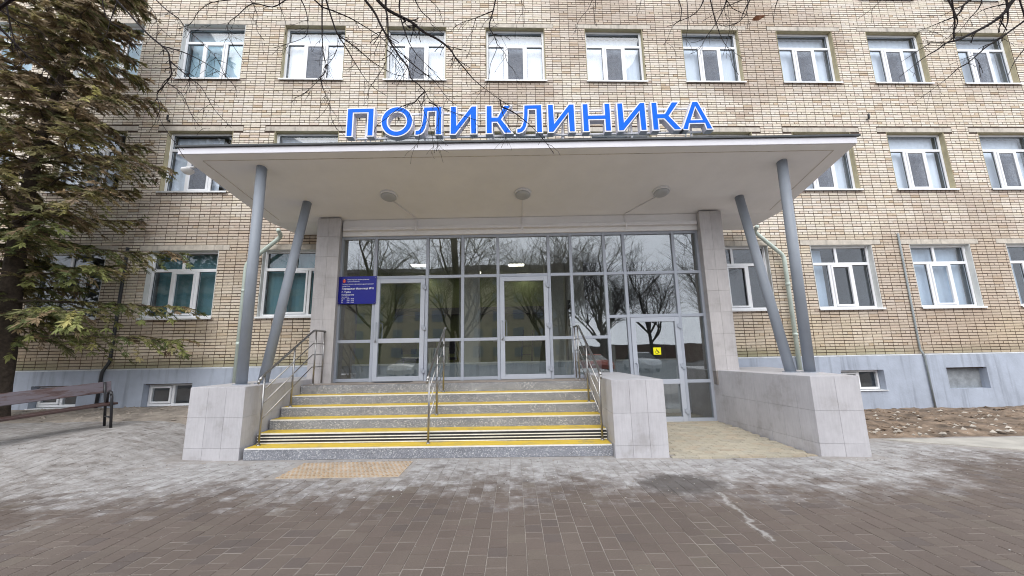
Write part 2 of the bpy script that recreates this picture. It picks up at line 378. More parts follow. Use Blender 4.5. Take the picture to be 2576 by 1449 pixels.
# ------------------------------------------------------------------ ground
def gz(x, y):
    lf = smooth01(5.3, 7.3, -x)
    z = lf * (0.39*smooth01(-5.6, -2.4, y) + 0.09*smooth01(-2.4, -0.3, y))
    if 2.05 < x < 4.45 and y > -3.6: z += 0.1*smooth01(-3.6, -1.2, y)
    return z
def frange(a, b, s):
    out = []; x = a
    while x < b - 1e-6: out.append(round(x, 4)); x += s
    return out
def dust_nodes(t, pos, rnd_sock=None):
    """pale grit left by thawing, wet patch and a spilled streak; returns (dust, wet, spill) masks"""
    sp = N(t, 'ShaderNodeSeparateXYZ'); t.links.new(pos, sp.inputs[0])
    X, Y = sp.outputs[0], sp.outputs[1]
    n1 = N(t, 'ShaderNodeTexNoise', Scale=0.55, Detail=7.0, Roughness=0.68); t.links.new(pos, n1.inputs['Vector'])
    n2 = N(t, 'ShaderNodeTexNoise', Scale=5.0, Detail=6.0, Roughness=0.75); t.links.new(pos, n2.inputs['Vector'])
    # distance in front of the building, the left side reaches further out
    left = N(t, 'ShaderNodeMapRange', interpolation_type='SMOOTHSTEP'); left.inputs['From Min'].default_value = -3.5; left.inputs['From Max'].default_value = -8.0
    left.inputs['To Min'].default_value = 0.0; left.inputs['To Max'].default_value = 0.45; t.links.new(X, left.inputs['Value'])
    rgt = N(t, 'ShaderNodeMapRange', interpolation_type='SMOOTHSTEP'); rgt.inputs['From Min'].default_value = 4.6; rgt.inputs['From Max'].default_value = 6.2
    rgt.inputs['To Min'].default_value = 0.0; rgt.inputs['To Max'].default_value = -0.9; t.links.new(X, rgt.inputs['Value'])
    e = math_(t, 'ADD', math_(t, 'ADD', Y, 4.50), math_(t, 'ADD', left.outputs[0], rgt.outputs[0]))
    e = math_(t, 'ADD', e, math_(t, 'MULTIPLY', math_(t, 'SUBTRACT', n1.outputs['Fac'], 0.5), 2.6))
    e = math_(t, 'ADD', e, math_(t, 'MULTIPLY', math_(t, 'SUBTRACT', n2.outputs['Fac'], 0.5), 2.6))
    if rnd_sock is not None: e = math_(t, 'ADD', e, math_(t, 'MULTIPLY', math_(t, 'SUBTRACT', rnd_sock, 0.5), 0.6))
    mr = N(t, 'ShaderNodeMapRange', interpolation_type='SMOOTHSTEP'); mr.inputs['From Min'].default_value = -0.9; mr.inputs['From Max'].default_value = 0.85
    t.links.new(e, mr.inputs['Value'])
    dust = mr.outputs[0]
    # wet patch
    dx = math_(t, 'MULTIPLY', math_(t, 'SUBTRACT', X, 1.75), 1.5); dy = math_(t, 'MULTIPLY', math_(t, 'SUBTRACT', Y, -4.7), 2.1)
    d2 = math_(t, 'ADD', math_(t, 'MULTIPLY', dx, dx), math_(t, 'MULTIPLY', dy, dy))
    d2 = math_(t, 'ADD', d2, math_(t, 'MULTIPLY', math_(t, 'SUBTRACT', n2.outputs['Fac'], 0.5), 1.2))
    wr = N(t, 'ShaderNodeMapRange', interpolation_type='SMOOTHSTEP'); wr.inputs['From Min'].default_value = 0.9; wr.inputs['From Max'].default_value = 0.2
    t.links.new(d2, wr.inputs['Value'])
    # streak
    ln = math_(t, 'ADD', math_(t, 'MULTIPLY', math_(t, 'ADD', Y, 6.1), 0.13), 1.9)
    a = math_(t, 'ABSOLUTE', math_(t, 'ADD', math_(t, 'SUBTRACT', X, ln), math_(t, 'MULTIPLY', math_(t, 'SUBTRACT', n2.outputs['Fac'], 0.5), 0.34)))
    s1 = N(t, 'ShaderNodeMapRange'); s1.inputs['From Min'].default_value = 0.035; s1.inputs['From Max'].default_value = 0.0; t.links.new(a, s1.inputs['Value'])
    yr = math_(t, 'MULTIPLY', math_(t, 'GREATER_THAN', Y, -6.12), math_(t, 'LESS_THAN', Y, -5.0))
    spill = math_(t, 'MULTIPLY', s1.outputs[0], yr)
    return dust, wr.outputs[0], spill, n2.outputs['Fac'], n1.outputs['Fac']
def paving_mat(name, base_from_attr=True, base=(0.2, 0.17, 0.15)):
    m, t, p = new_mat(name)
    pos = N(t, 'ShaderNodeNewGeometry').outputs['Position']
    at = N(t, 'ShaderNodeAttribute', attribute_name='Col') if base_from_attr else None
    dust, wet, spill, nf, nc = dust_nodes(t, pos, at.outputs['Alpha'] if at else None)
    if base_from_attr:
        c = at.outputs['Color']
    else:
        rgb = N(t, 'ShaderNodeRGB'); rgb.outputs[0].default_value = (*base, 1); c = rgb.outputs[0]
    fine = N(t, 'ShaderNodeTexNoise', Scale=90.0, Detail=5.0, Roughness=0.8); t.links.new(pos, fine.inputs['Vector'])
    r = ramp(t, fine.outputs['Fac'], [(0.25, (0.72,)*3), (0.72, (1.25,)*3)])
    c = mixc(t, 1.0, c, r.outputs['Color'], 'MULTIPLY')
    big = ramp(t, nc, [(0.3, (0.86,)*3), (0.7, (1.12,)*3)])
    c = mixc(t, 1.0, c, big.outputs['Color'], 'MULTIPLY')
    spk = N(t, 'ShaderNodeTexVoronoi', Scale=16.0); t.links.new(pos, spk.inputs['Vector'])
    sk = N(t, 'ShaderNodeMapRange'); sk.inputs['From Min'].default_value = 0.10; sk.inputs['From Max'].default_value = 0.05; t.links.new(spk.outputs['Distance'], sk.inputs['Value'])
    sc_ = N(t, 'ShaderNodeSeparateColor'); t.links.new(spk.outputs['Color'], sc_.inputs[0])
    sk2 = math_(t, 'MULTIPLY', sk.outputs[0], math_(t, 'GREATER_THAN', sc_.outputs[0], 0.86))
    dr = ramp(t, nf, [(0.3, (0.25, 0.24, 0.23)), (0.5, (0.36, 0.35, 0.345)), (0.7, (0.50, 0.495, 0.50))])
    df = math_(t, 'MULTIPLY', dust, 0.9 if base_from_attr else 0.55)
    c = mixc(t, df, c, dr.outputs['Color'])
    # the left forecourt is greyer and smudged, trodden in elongated scuffs
    sp2 = N(t, 'ShaderNodeSeparateXYZ'); t.links.new(pos, sp2.inputs[0])
    lm = N(t, 'ShaderNodeMapRange', interpolation_type='SMOOTHSTEP'); lm.inputs['From Min'].default_value = -4.4; lm.inputs['From Max'].default_value = -6.5; t.links.new(sp2.outputs[0], lm.inputs['Value'])
    mp2 = N(t, 'ShaderNodeMapping'); mp2.inputs['Scale'].default_value = (2.2, 5.5, 1.0); mp2.inputs['Rotation'].default_value = (0, 0, 0.5); t.links.new(pos, mp2.inputs['Vector'])
    sn = N(t, 'ShaderNodeTexNoise', Scale=1.6, Detail=5.0, Roughness=0.6); t.links.new(mp2.outputs['Vector'], sn.inputs['Vector'])
    sm = ramp(t, sn.outputs['Fac'], [(0.36, (0.60, 0.56, 0.53)), (0.46, (0.84, 0.82, 0.80)), (0.7, (0.90, 0.885, 0.87))])
    c = mixc(t, lm.outputs[0], c, mixc(t, 1.0, c, sm.outputs['Color'], 'MULTIPLY'))
    c = mixc(t, math_(t, 'MULTIPLY', wet, 0.85), c, (0.085, 0.075, 0.07))
    c = mixc(t, math_(t, 'MULTIPLY', math_(t, 'MAXIMUM', spill, math_(t, 'MULTIPLY', sk2, 0.7)), 0.6), c, (0.45, 0.44, 0.42))
    t.links.new(c, p.inputs['Base Color'])
    p.inputs['Roughness'].default_value = 0.8; p.inputs['Specular IOR Level'].default_value = 0.35
    b = N(t, 'ShaderNodeBump', Strength=0.5, Distance=0.003); t.links.new(fine.outputs['Fac'], b.inputs['Height']); t.links.new(b.outputs['Normal'], p.inputs['Normal'])
    return m
M['paver'] = paving_mat('paver_concrete')
M['joint'] = paving_mat('joint_sand', False, (0.25, 0.22, 0.195))
M['earth'] = simple('bare_earth', (0.19, 0.14, 0.10), 0.95, var=0.75, scale=2.6, bump=1.0, bscale=30, world_co=True)
M['asphalt'] = simple('asphalt_far', (0.06, 0.06, 0.062), 0.9, var=0.2, scale=2, world_co=True)
M['slabc'] = simple('pale_concrete', (0.42, 0.40, 0.36), 0.9, var=0.18, scale=3, bump=0.3, world_co=True)

xs = [-600, -200, -80, -40, -24] + frange(-16, -4, 0.35) + frange(-4, 6, 1.0) + frange(6, 18, 1.0) + [18, 26, 40, 80, 200, 600]
ys = [-600, -200, -80, -40, -20, -12] + frange(-9, 1.2, 0.35) + [1.2, 10, 40, 100]
g = MB()
for y in ys:
    for x in xs: g.v.append((x, y, gz(x, y) - (0.004 if y > -9 else 0.03) if not (2.05 < x < 4.45 and y > -3.7) else -0.045))
nx = len(xs)
for j in range(len(ys)-1):
    for i in range(nx-1):
        g.f.append((j*nx+i, j*nx+i+1, (j+1)*nx+i+1, (j+1)*nx+i)); g.c.append(None)
structure(g.build('ground', M['joint'], None, True))

# road behind the camera, seen only in the glass
structure(MB().box(-200, 200, -64, -13.2, -0.05, -0.012).build('road', M['asphalt']))

pavement = structure(ob('pavement', None))
def cam_area(p, w, h):
    d = Vector(p) - Vector((-0.2091, -9.589, 1.57)); z = d.dot(F_)
    if z < 0.3: return 0, 0, 0
    px = d.dot(R_)/z*950; py = -d.dot(U_)/z*950
    return px, py, w*h*(abs(d.z)/d.length)/(z*z)
def paver_allowed(x, y):
    if x < -5.62: return y < -1.75
    if x < 1.2: return y < (-3.34 if x < -4.55 else -3.42)
    if x < 2.12: return y < -3.60
    if x < 4.33: return y < -3.62
    if x < 5.02: return y < -3.74
    return y < -2.8 - max(0, (x-6.2))*0.62
rnd = random.Random(3)
PV = []
pw = 0.156
x = -12.0
while x < 10.5:
    y = -7.4 - rnd.random()*0.2
    while y < -1.7:
        L = rnd.choice((0.105, 0.15, 0.15, 0.205, 0.205))
        if paver_allowed(x, y) and paver_allowed(x, y+L) and paver_allowed(x+pw, y+L):
            PV.append((x, y, L))
        y += L
    x += pw
tact = (-3.42, -1.77, -4.25, -3.52)   # tactile tiles lie here
PV = [q for q in PV if not (q[0]+pw > tact[0] and q[0] < tact[1] and q[1]+q[2] > tact[2] and q[1] < tact[3])]
scored = []
for q in PV:
    px, py, a = cam_area((q[0]+pw/2, q[1]+q[2]/2, gz(q[0], q[1])), pw, q[2])
    vis = abs(px) < 1300 and -730 < py < 735
    scored.append((a if vis else 0, q))
scored.sort(key=lambda s: -s[0])
def paver_col(rn):
    k = rn.random()
    base = (0.118, 0.093, 0.079) if k < 0.6 else ((0.126, 0.101, 0.085) if k < 0.85 else ((0.109, 0.088, 0.078) if k < 0.95 else (0.132, 0.108, 0.089)))
    f = rn.uniform(0.95, 1.06)
    return tuple(c*f for c in base) + (rn.random(),)
pm = {}
for L in (0.105, 0.15, 0.205):
    for v in range(5):
        pm[(L, v)] = MB().bbox(0.003, pw-0.003, 0.004, L-0.004, -0.05, 0.0, 0.003, paver_col(rnd)).mesh('paver', M['paver'])
rest = MB()
for k, (a, q) in enumerate(scored):
    x, y, L = q
    z = (gz(x, y)+gz(x+pw, y+L))/2 + rnd.uniform(-0.0022, 0.0022)
    if k < 300 and a > 0:
        o = ob('paver', pm[(L, rnd.randrange(5))], pavement, (x, y, z))
        o.rotation_euler = (rnd.uniform(-.006, .006), rnd.uniform(-.006, .006), 0)
    else:
        c = paver_col(rnd)
        b = 0.003
        x0, x1, y0, y1 = x+.003, x+pw-.003, y+.004, y+L-.004
        za, zb, zc, zd = [gz(xx, yy)+z-(gz(x, y)+gz(x+pw, y+L))/2 + rnd.uniform(-.0015, .0015) for xx, yy in ((x0,y0),(x1,y0),(x1,y1),(x0,y1))]
        n = len(rest.v)
        rest.v += [(x0+b,y0+b,za),(x1-b,y0+b,zb),(x1-b,y1-b,zc),(x0+b,y1-b,zd),(x0,y0,za-b),(x1,y0,zb-b),(x1,y1,zc-b),(x0,y1,zd-b),
                   (x0,y0,za-.04),(x1,y0,zb-.04),(x1,y1,zc-.04),(x0,y1,zd-.04)]
        for f in ((0,1,2,3),(4,5,1,0),(5,6,2,1),(6,7,3,2),(7,4,0,3),(8,9,5,4),(9,10,6,5),(10,11,7,6),(11,8,4,7)):
            rest.f.append(tuple(n+i for i in f)); rest.c.append(c)
stuff(rest.build('paver_field', M['paver'], pavement))

# beige zigzag setts in the passage to the lower door
passage = structure(ob('passage', None))
M['sett'] = attr_mat('sett_concrete', 0.9, 60, 0.25, 0.4, 120)
setts = []
def sett_shape(mb, x, y, w, l, zf, c):
    # S shaped interlocking block outline
    zz = 0.018
    pl = [(x+.003, y+.003), (x+w*.5, y+.003+zz), (x+w-.003, y+.003), (x+w-.003+zz*.4, y+l*.5), (x+w-.003, y+l-.003), (x+w*.5, y+l-.003+zz), (x+.003, y+l-.003), (x+.003+zz*.4, y+l*.5)]
    n = len(mb.v); k = len(pl)
    mb.v += [(a, b, zf(a, b)) for a, b in pl] + [(a, b, zf(a, b)-.04) for a, b in pl]
    mb.f.append(tuple(n+i for i in range(k))); mb.c.append(c)
    for i in range(k): mb.f.append((n+k+i, n+k+(i+1)%k, n+(i+1)%k, n+i)); mb.c.append(c)
yy = -3.58; row = 0
while yy < -1.2:
    l = 0.105; w = 0.2
    xx = 2.12 + (0.1 if row % 2 else 0)
    xr = 4.29 - (yy+3.6)*0.10
    while xx < xr - 0.1:
        ww = min(w, xr-xx)
        setts.append((xx, yy, ww, l)); xx += w
    yy += l; row += 1
srest = MB()
setts.sort(key=lambda s: s[1])
for k, (xx, yy, ww, l) in enumerate(setts):
    f = rnd.uniform(0.92, 1.08); c = rnd.choice(((0.42,0.38,0.30), (0.44,0.395,0.31), (0.40,0.365,0.295), (0.43,0.37,0.285)))
    c = tuple(v*f for v in c); dz = rnd.uniform(-.002, .002)
    mb = MB() if k < 250 else srest
    sett_shape(mb, xx, yy, ww, l, lambda a, b: gz(a, b)+dz, c)
    if k < 250: mb.build('sett', M['sett'], passage)
if srest.v: stuff(srest.build('sett_field', M['sett'], passage))

# bare earth along the right wall and left wall, with clods
def earth_patch(name, x0, x1, fy0, fy1, amp, base, mat, step=0.07, seed=0, clods=0):
    mb = MB(); nx_ = int((x1-x0)/step); ny = 46
    for j in range(ny+1):
        for i in range(nx_+1):
            x = x0+(x1-x0)*i/nx_; ya, yb = fy0(x), fy1(x); y = ya+(yb-ya)*j/ny
            edge = min(1, j/5)*1.0
            h = noise.fractal(Vector((x*1.7+seed, y*1.7, 0)), 1.0, 2.0, 5)*0.5+noise.fractal(Vector((x*7+seed, y*7, 3)), 1.0, 2.0, 3)*0.22
            mb.v.append((x, y, gz(x, y)+base*edge + amp*edge*(h+0.25) - 0.02*(1-edge)))
    for j in range(ny):
        for i in range(nx_):
            a = j*(nx_+1)+i; mb.f.append((a, a+1, a+nx_+2, a+nx_+1)); mb.c.append(None)
    rr = random.Random(seed+9)
    for k in range(clods):
        x = rr.uniform(x0, x1); ya, yb = fy0(x), fy1(x); y = ya+(yb-ya)*rr.uniform(.08, .95); s = rr.uniform(.012, .05)
        z = gz(x, y)+base+amp*0.25
        n = len(mb.v); q = []
        for (a, b, c) in ((1,0,0),(-1,0,0),(0,1,0),(0,-1,0),(0,0,1),(0,0,-1)):
            f = rr.uniform(.6, 1.25)*s; mb.v.append((x+a*f*1.3, y+b*f, z+c*f*.7))
        for f in ((0,2,4),(2,1,4),(1,3,4),(3,0,4),(2,0,5),(1,2,5),(3,1,5),(0,3,5)): mb.f.append(tuple(n+i for i in f)); mb.c.append(None)
    return stuff(mb.build(name, mat, None, False))
TH = 0.03823
def wall_y(x): return x*math.tan(TH) - 0.06
tag(earth_patch('soil_bank', 5.0, 16.0, lambda x: -2.62 - max(0, x-6.5)*0.0, lambda x: wall_y(x)+0.02, 0.10, 0.03, M['earth'], 0.09, 4, 900),
    'rough brown dug-over soil along the right plinth', 'soil')
M['drysoil'] = simple('dry_soil', (0.27, 0.235, 0.20), 0.95, var=0.4, scale=3.5, bump=0.8, bscale=25, world_co=True)
tag(earth_patch('trodden_soil', -15.5, -4.8, lambda x: -1.95, lambda x: wall_y(x)+0.02, 0.03, 0.012, M['drysoil'], 0.09, 21, 500),
    'dry grey trodden soil along the left plinth', 'soil')
M['rubble'] = simple('pale_rubble', (0.42, 0.38, 0.33), 0.95, var=0.4, scale=9, world_co=True)
rub = MB(); rr = random.Random(77)
for k in range(420):
    x = rr.uniform(5.2, 15.5); y = -2.6 + 2.5*rr.random()**1.7; s = rr.uniform(.012, .055)*rr.choice((.6, 1, 1)); z = gz(x, y)+.055+s*.2; n = len(rub.v)
    for (a, b, c) in ((1,0,0),(-1,0,0),(0,1,0),(0,-1,0),(0,0,1),(0,0,-1)):
        f = rr.uniform(.55, 1.3)*s; rub.v.append((x+a*f*1.3+rr.uniform(-.2, .2)*s, y+b*f+rr.uniform(-.2, .2)*s, z+c*f*.75))
    for f in ((0,2,4),(2,1,4),(1,3,4),(3,0,4),(2,0,5),(1,2,5),(3,1,5),(0,3,5)): rub.f.append(tuple(n+i for i in f)); rub.c.append(None)
stuff(tag(rub.build('rubble', M['rubble']), 'pale stones and rubble scattered over the dug soil', 'rubble'))
sl = MB(); sl.prism([(6.1,-2.70),(16,-2.70),(16,-8.6)], -0.02, 0.012); structure(sl.build('concrete_apron', M['slabc']))

# grit and litter scattered in front of the steps
grit = MB(); rr = random.Random(8)
for k in range(1500):
    x = rr.uniform(-9, 6.5); y = -3.4 - abs(rr.gauss(0, 0.9))
    if not paver_allowed(x, y): continue
    s = rr.uniform(.003, .009); z = gz(x, y)+s*.4; n = len(grit.v); cc = rr.choice(((.5,.49,.47), (.12,.1,.09), (.3,.25,.2)))
    for (a, b, c) in ((1,0,0),(-1,0,0),(0,1,0),(0,-1,0),(0,0,1)):
        f = rr.uniform(.6, 1.3)*s; grit.v.append((x+a*f*1.4, y+b*f, z+c*f*.7))
    for f in ((0,2,4),(2,1,4),(1,3,4),(3,0,4)): grit.f.append(tuple(n+i for i in f)); grit.c.append(cc)
stuff(tag(grit.build('grit', M['sett']), 'loose grit and crumbs strewn over the paving', 'grit'))

# ------------------------------------------------------------------ clinic building (facade frame: x along wall, y into it)
bld = thing('clinic_building', 'multi-storey pale brick clinic building with white framed windows', 'building')
bld.rotation_euler = (0, 0, TH)
S = 2.86; CO = 0.26; CH = 0.075; PZ = 1.385
UOFF = {-5: 0.12, -4: 0.09, -3: 0.0, -2: -0.04, -1: -0.02, 0: -0.02, 1: 0.03, 2: 0.06, 3: 0.09, 4: 0.01, 5: -0.10}
WINS = []      # (row, col, u, z0, z1)
for c in range(-5, 6):
    u = c*S + UOFF[c]
    WINS.append((3, c, u, 9.235, 10.985)); WINS.append((2, c, u, 5.905, 7.655))
    if abs(c) >= 2: WINS.append((1, c, u, 2.585, 4.315))
    if c >= 4: WINS.append((4, c, u, 12.14, 13.9))
HW = 0.86
U0, U1, ZT = -17.5, 18.5, 13.4
opens = [(u-HW, u+HW, z0, z1) for (_, _, u, z0, z1) in WINS] + [(-4.62, 4.55, 0.0, 4.68)]
lints = [(u-1.12, u+1.12, z1, z1+0.145) for (_, _, u, z0, z1) in WINS]
def cells(xs, zs, holes):
    xs = sorted(set(xs)); zs = sorted(set(zs))
    for i in range(len(xs)-1):
        for j in range(len(zs)-1):
            cx, cz = (xs[i]+xs[i+1])/2, (zs[j]+zs[j+1])/2
            if not any(a < cx < b and c < cz < d for a, b, c, d in holes): yield xs[i], xs[i+1], zs[j], zs[j+1]
w = MB()
hx = [U0, U1]; hz = [1.0, ZT]
for a, b, c, d in opens:
    hx += [a, b]; hz += [max(1.0, c), min(d, ZT)]
for a, b, c, d in cells(hx, hz, opens):
    w.quad((a, 0.014, c), (b, 0.014, c), (b, 0.014, d), (a, 0.014, d))
wall = w.build('wall', M['mortar'], bld)

PAL = [((0.745, 0.665, 0.56), 6), ((0.765, 0.70, 0.615), 6), ((0.65, 0.54, 0.42), 1.2), ((0.72, 0.615, 0.52), 3), ((0.58, 0.465, 0.34), .4), ((0.745, 0.675, 0.555), 4)]
PC = [p[0] for p in PAL]; PWt = [p[1] for p in PAL]
br = random.Random(17)
sill_z = {1: 2.585, 2: 5.905, 3: 9.235}
def brick_col(u, z):
    c = br.choices(PC, PWt)[0]; f = br.uniform(0.95, 1.05)
    nz = noise.noise(Vector((u*0.35, z*0.5, 2.0)))
    ochre = smooth01(3.2, 2.2, z)*0.75 if z > 2.2 else 0.75
    if 2.5 < z < 4.6: ochre = max(ochre, 0.45)
    ochre = max(0, min(1, ochre + 0.5*nz))
    o = (0.53, 0.42, 0.28)
    c = tuple(c[i]*(1-ochre*0.72) + o[i]*ochre*0.72 for i in range(3))
    if z < 1.7:   # damp algae band above the plinth
        k = smooth01(1.72, 1.42, z)*(0.45 + 0.5*noise.noise(Vector((u*0.8, 5, 0)))+0.2)
        k = max(0, min(0.85, k)); c = tuple(c[i]*(1-k) + (0.25, 0.245, 0.145)[i]*k for i in range(3))
    for r_, sz in sill_z.items():   # run-off stains below the sills
        d = sz - z
        if 0 < d < 0.9:
            near = min(abs(u - (cc*S+UOFF[cc])) for cc in UOFF)
            if near < 0.95:
                k = (1-d/0.9)**2*0.5*(0.6+0.8*noise.noise(Vector((u*3, z*0.5, r_))))
                if d < 0.08: k = 0.55
                k = max(0, min(0.7, k)); c = tuple(c[i]*(1-k) + (0.27, 0.19, 0.16)[i]*k for i in range(3))
    wst = noise.fractal(Vector((u*0.22, z*0.33, 7.7)), 1.0, 2.0, 4)
    if wst > 0.12: k = min(.55, (wst-.12)*1.8); c = tuple(c[i]*(1-k) + (0.44, 0.34, 0.27)[i]*k for i in range(3))
    if abs(u-6.45) < 0.35 and abs(z-8.2) < 0.22 and br.random() < .7: c = tuple(c[i]*.6+(.33,.2,.13)[i]*.4 for i in range(3))
    return tuple(v*f for v in c)
def add_brick(mb, u0, u1, z0, z1, c, dy=0.0, ou=0.0, oz=0.0):
    b = 0.0035; j = lambda: br.uniform(-.0012, .0012)
    n = len(mb.v)
    u0 += j(); u1 += j(); z0 += j(); z1 += j(); t1, t2 = br.uniform(-.0018, .0018), br.uniform(-.0018, .0018)
    u0 -= ou; u1 -= ou; z0 -= oz; z1 -= oz
    mb.v += [(u0+b, dy, z0+b+t1), (u1-b, dy, z0+b+t2), (u1-b, dy, z1-b+t2), (u0+b, dy, z1-b+t1),
             (u0, dy+b, z0+t1), (u1, dy+b, z0+t2), (u1, dy+b, z1+t2), (u0, dy+b, z1+t1),
             (u0, 0.0145, z0), (u1, 0.0145, z0), (u1, 0.0145, z1), (u0, 0.0145, z1)]
    joint_side = (c[0]*.38, c[1]*.33, c[2]*.30)  # brick sides within the joints, coloured darker than the face
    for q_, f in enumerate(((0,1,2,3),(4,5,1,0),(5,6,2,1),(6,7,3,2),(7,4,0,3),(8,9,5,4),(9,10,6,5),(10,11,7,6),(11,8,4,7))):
        mb.f.append(tuple(n+i for i in f)); mb.c.append(c if q_ < 5 else joint_side)
BR = []
k = 0; z = PZ
while z < ZT - CH:
    zc = z + CH/2
    blk = sorted([(a, b) for a, b, c, d in opens+lints if c - 0.012 < zc < d + 0.012])
    segs = []; cur = U0
    for a, b in blk:
        if a > cur: segs.append((cur, a))
        cur = max(cur, b)
    segs.append((cur, U1))
    hdr = (k % 4 == 3); L = CO/2 if hdr else CO
    off = 0.004*sin(k*1.7)
    for a, b in segs:
        i0 = int(math.floor((a-off)/L)) - 1
        u = i0*L + off
        while u < b:
            p, q = max(u, a), min(u+L, b)
            if q - p > 0.03: BR.append((p+0.006, q-0.006, z+0.0076, z+CH-0.0076))
            u += L
    z += CH; k += 1
ct, st_ = cos(TH), sin(TH)
def brick_score(q):
    u = (q[0]+q[1])/2; z = (q[2]+q[3])/2
    if -5.2 < u < 5.3 and z < 5.4: return 0
    if u < -7.2 and z > 1.9: return 0
    if -6.6 < u < 7.0 and z > 4.4: return 0
    d = Vector((u*ct, u*st_, z)) - Vector((-0.2091, -9.589, 1.57)); zz = d.dot(F_)
    px = d.dot(R_)/zz*950; py = -d.dot(U_)/zz*950
    if abs(px) > 1280 or abs(py) > 715: return 0
    return (q[1]-q[0])*(q[3]-q[2])/(zz*zz*zz)*1.0
order = sorted(range(len(BR)), key=lambda i: -brick_score(BR[i]))
single = set(i for i in order[:290] if brick_score(BR[i]) > 0)
bw = MB()
for i, q in enumerate(BR):
    u, z = (q[0]+q[1])/2, (q[2]+q[3])/2
    c = brick_col(u, z); dy = br.uniform(-.003, .003)
    if i in single:
        mb = MB(); add_brick(mb, *q, c, dy, u, z)
        o = mb.build('brick', M['brick'], wall); o.location = (u, 0, z)
    else:
        add_brick(bw, *q, c, dy)
stuff(bw.build('brickwork', M['brick'], wall))

# lintels, each its own block
for (r_, c_, u, z0, z1) in WINS:
    mb = MB(); mb.bbox(u-1.115, u+1.115, -0.004, 0.2, z1+0.004, z1+0.141, 0.006); mb.build('lintel', M['lintel'], bld)

# plinth with openings
PO = [(-9.06, -7.93, 0.47, 1.02), (-11.62, -10.55, 0.50, 1.02), (8.05, 9.17, 0.5, 1.01), (10.83, 11.91, 0.5, 1.03)]
pl = MB()
px_ = [U0, U1]; pz_ = [-0.3, PZ-0.01]
for a, b, c, d in PO: px_ += [a, b]; pz_ += [c, d]
for a, b, c, d in cells(px_, pz_, PO + [(-4.6, 4.4, -1, 2)] if False else PO):
    pl.quad((a, -0.055, c), (b, -0.055, c), (b, -0.055, d), (a, -0.055, d))
for a, b, c, d in PO:
    pl.quad((a,-0.055,c),(a,0.22,c),(a,0.22,d),(a,-0.055,d)); pl.quad((b,0.22,c),(b,-0.055,c),(b,-0.055,d),(b,0.22,d))
    pl.quad((a,-0.055,d),(a,0.22,d),(b,0.22,d),(b,-0.055,d)); pl.quad((a,0.22,c),(a,-0.055,c),(b,-0.055,c),(b,0.22,c))
plinth = pl.build('plinth', M['plinth'], bld)
led = MB()
nseg = 160
for i in range(nseg):
    a, b = U0+(U1-U0)*i/nseg, U0+(U1-U0)*(i+1)/nseg
    j0, j1 = 0.008*noise.noise(Vector((a*2, 0, 0))), 0.008*noise.noise(Vector((b*2, 0, 0)))
    led.quad((a,-0.058,PZ-0.03+j0),(b,-0.058,PZ-0.03+j1),(b,-0.058,PZ-0.008+j1),(a,-0.058,PZ-0.008+j0))
    led.quad((a,-0.058,PZ-0.008+j0),(b,-0.058,PZ-0.008+j1),(b,0.015,PZ+0.004),(a,0.015,PZ+0.004))
led.build('plinth_ledge', M['plinth_top'], bld)

# ---- windows (shared meshes, one object per part)
FW, FH = 0.845, 1.735
def frame_mesh(row1, h):
    mb = MB(); f = 0.058; ya, yb = 0.125, 0.195
    mb.bbox(-FW, -FW+f, ya, yb, 0.02, h, .004); mb.bbox(FW-f, FW, ya, yb, 0.02, h, .004)
    mb.bbox(-FW+f, FW-f, ya+.001, yb, h-f, h, .004); mb.bbox(-FW+f, FW-f, ya+.001, yb, 0.02, 0.02+f, .004)
    zt = h*0.715
    mb.bbox(-FW+f, FW-f, ya-.003, yb, zt-.038, zt+.038, .004)
    for x in (-0.305, 0.305): mb.bbox(x-.036, x+.036, ya-.001, yb, 0.02+f, zt-.038, .004)
    if row1: mb.bbox(-0.105, -0.035, ya-.001, yb, zt+.038, h-f, .004)
    return mb.mesh('window', M['pvc'])
def sash_mesh(h):
    mb = MB(); f = 0.048; ya, yb = 0.105, 0.150; x0, x1 = -0.266, 0.266; z0, z1 = 0.085, h*0.715-.045
    mb.bbox(x0, x0+f, ya, yb, z0, z1, .004); mb.bbox(x1-f, x1, ya, yb, z0, z1, .004)
    mb.bbox(x0+f, x1-f, ya, yb, z0, z0+f, .004); mb.bbox(x0+f, x1-f, ya, yb, z1-f, z1, .004)
    return mb.mesh('sash', M['pvc'])
def pane_mesh(x0, x1, z0, z1, y=0.158): return MB().box(x0, x1, y, y+.006, z0, z1).mesh('pane', M['winglass'])
def bead_mesh(rects, y=0.150):
    mb = MB(); g_ = .007
    for x0, x1, z0, z1 in rects:
        mb.box(x0, x0+g_, y, y+.02, z0, z1); mb.box(x1-g_, x1, y, y+.02, z0, z1); mb.box(x0+g_, x1-g_, y, y+.02, z0, z0+g_); mb.box(x0+g_, x1-g_, y, y+.02, z1-g_, z1)
    return mb.mesh('gasket', M['gasket'])
def blind_mesh(h, mat, x0=-0.83, x1=0.83, zb=0.03, topgap=0.05):
    mb = MB(); n = int((x1-x0)/0.089); 
    for i in range(n):
        a = x0+(x1-x0)*i/n; b = a+(x1-x0)/n
        p, q = (.315, .327) if i % 2 else (.327, .315)
        mb.quad((a, p, zb), (b, q, zb), (b, q, h-topgap), (a, p, h-topgap))
    return mb.mesh('blind', mat)
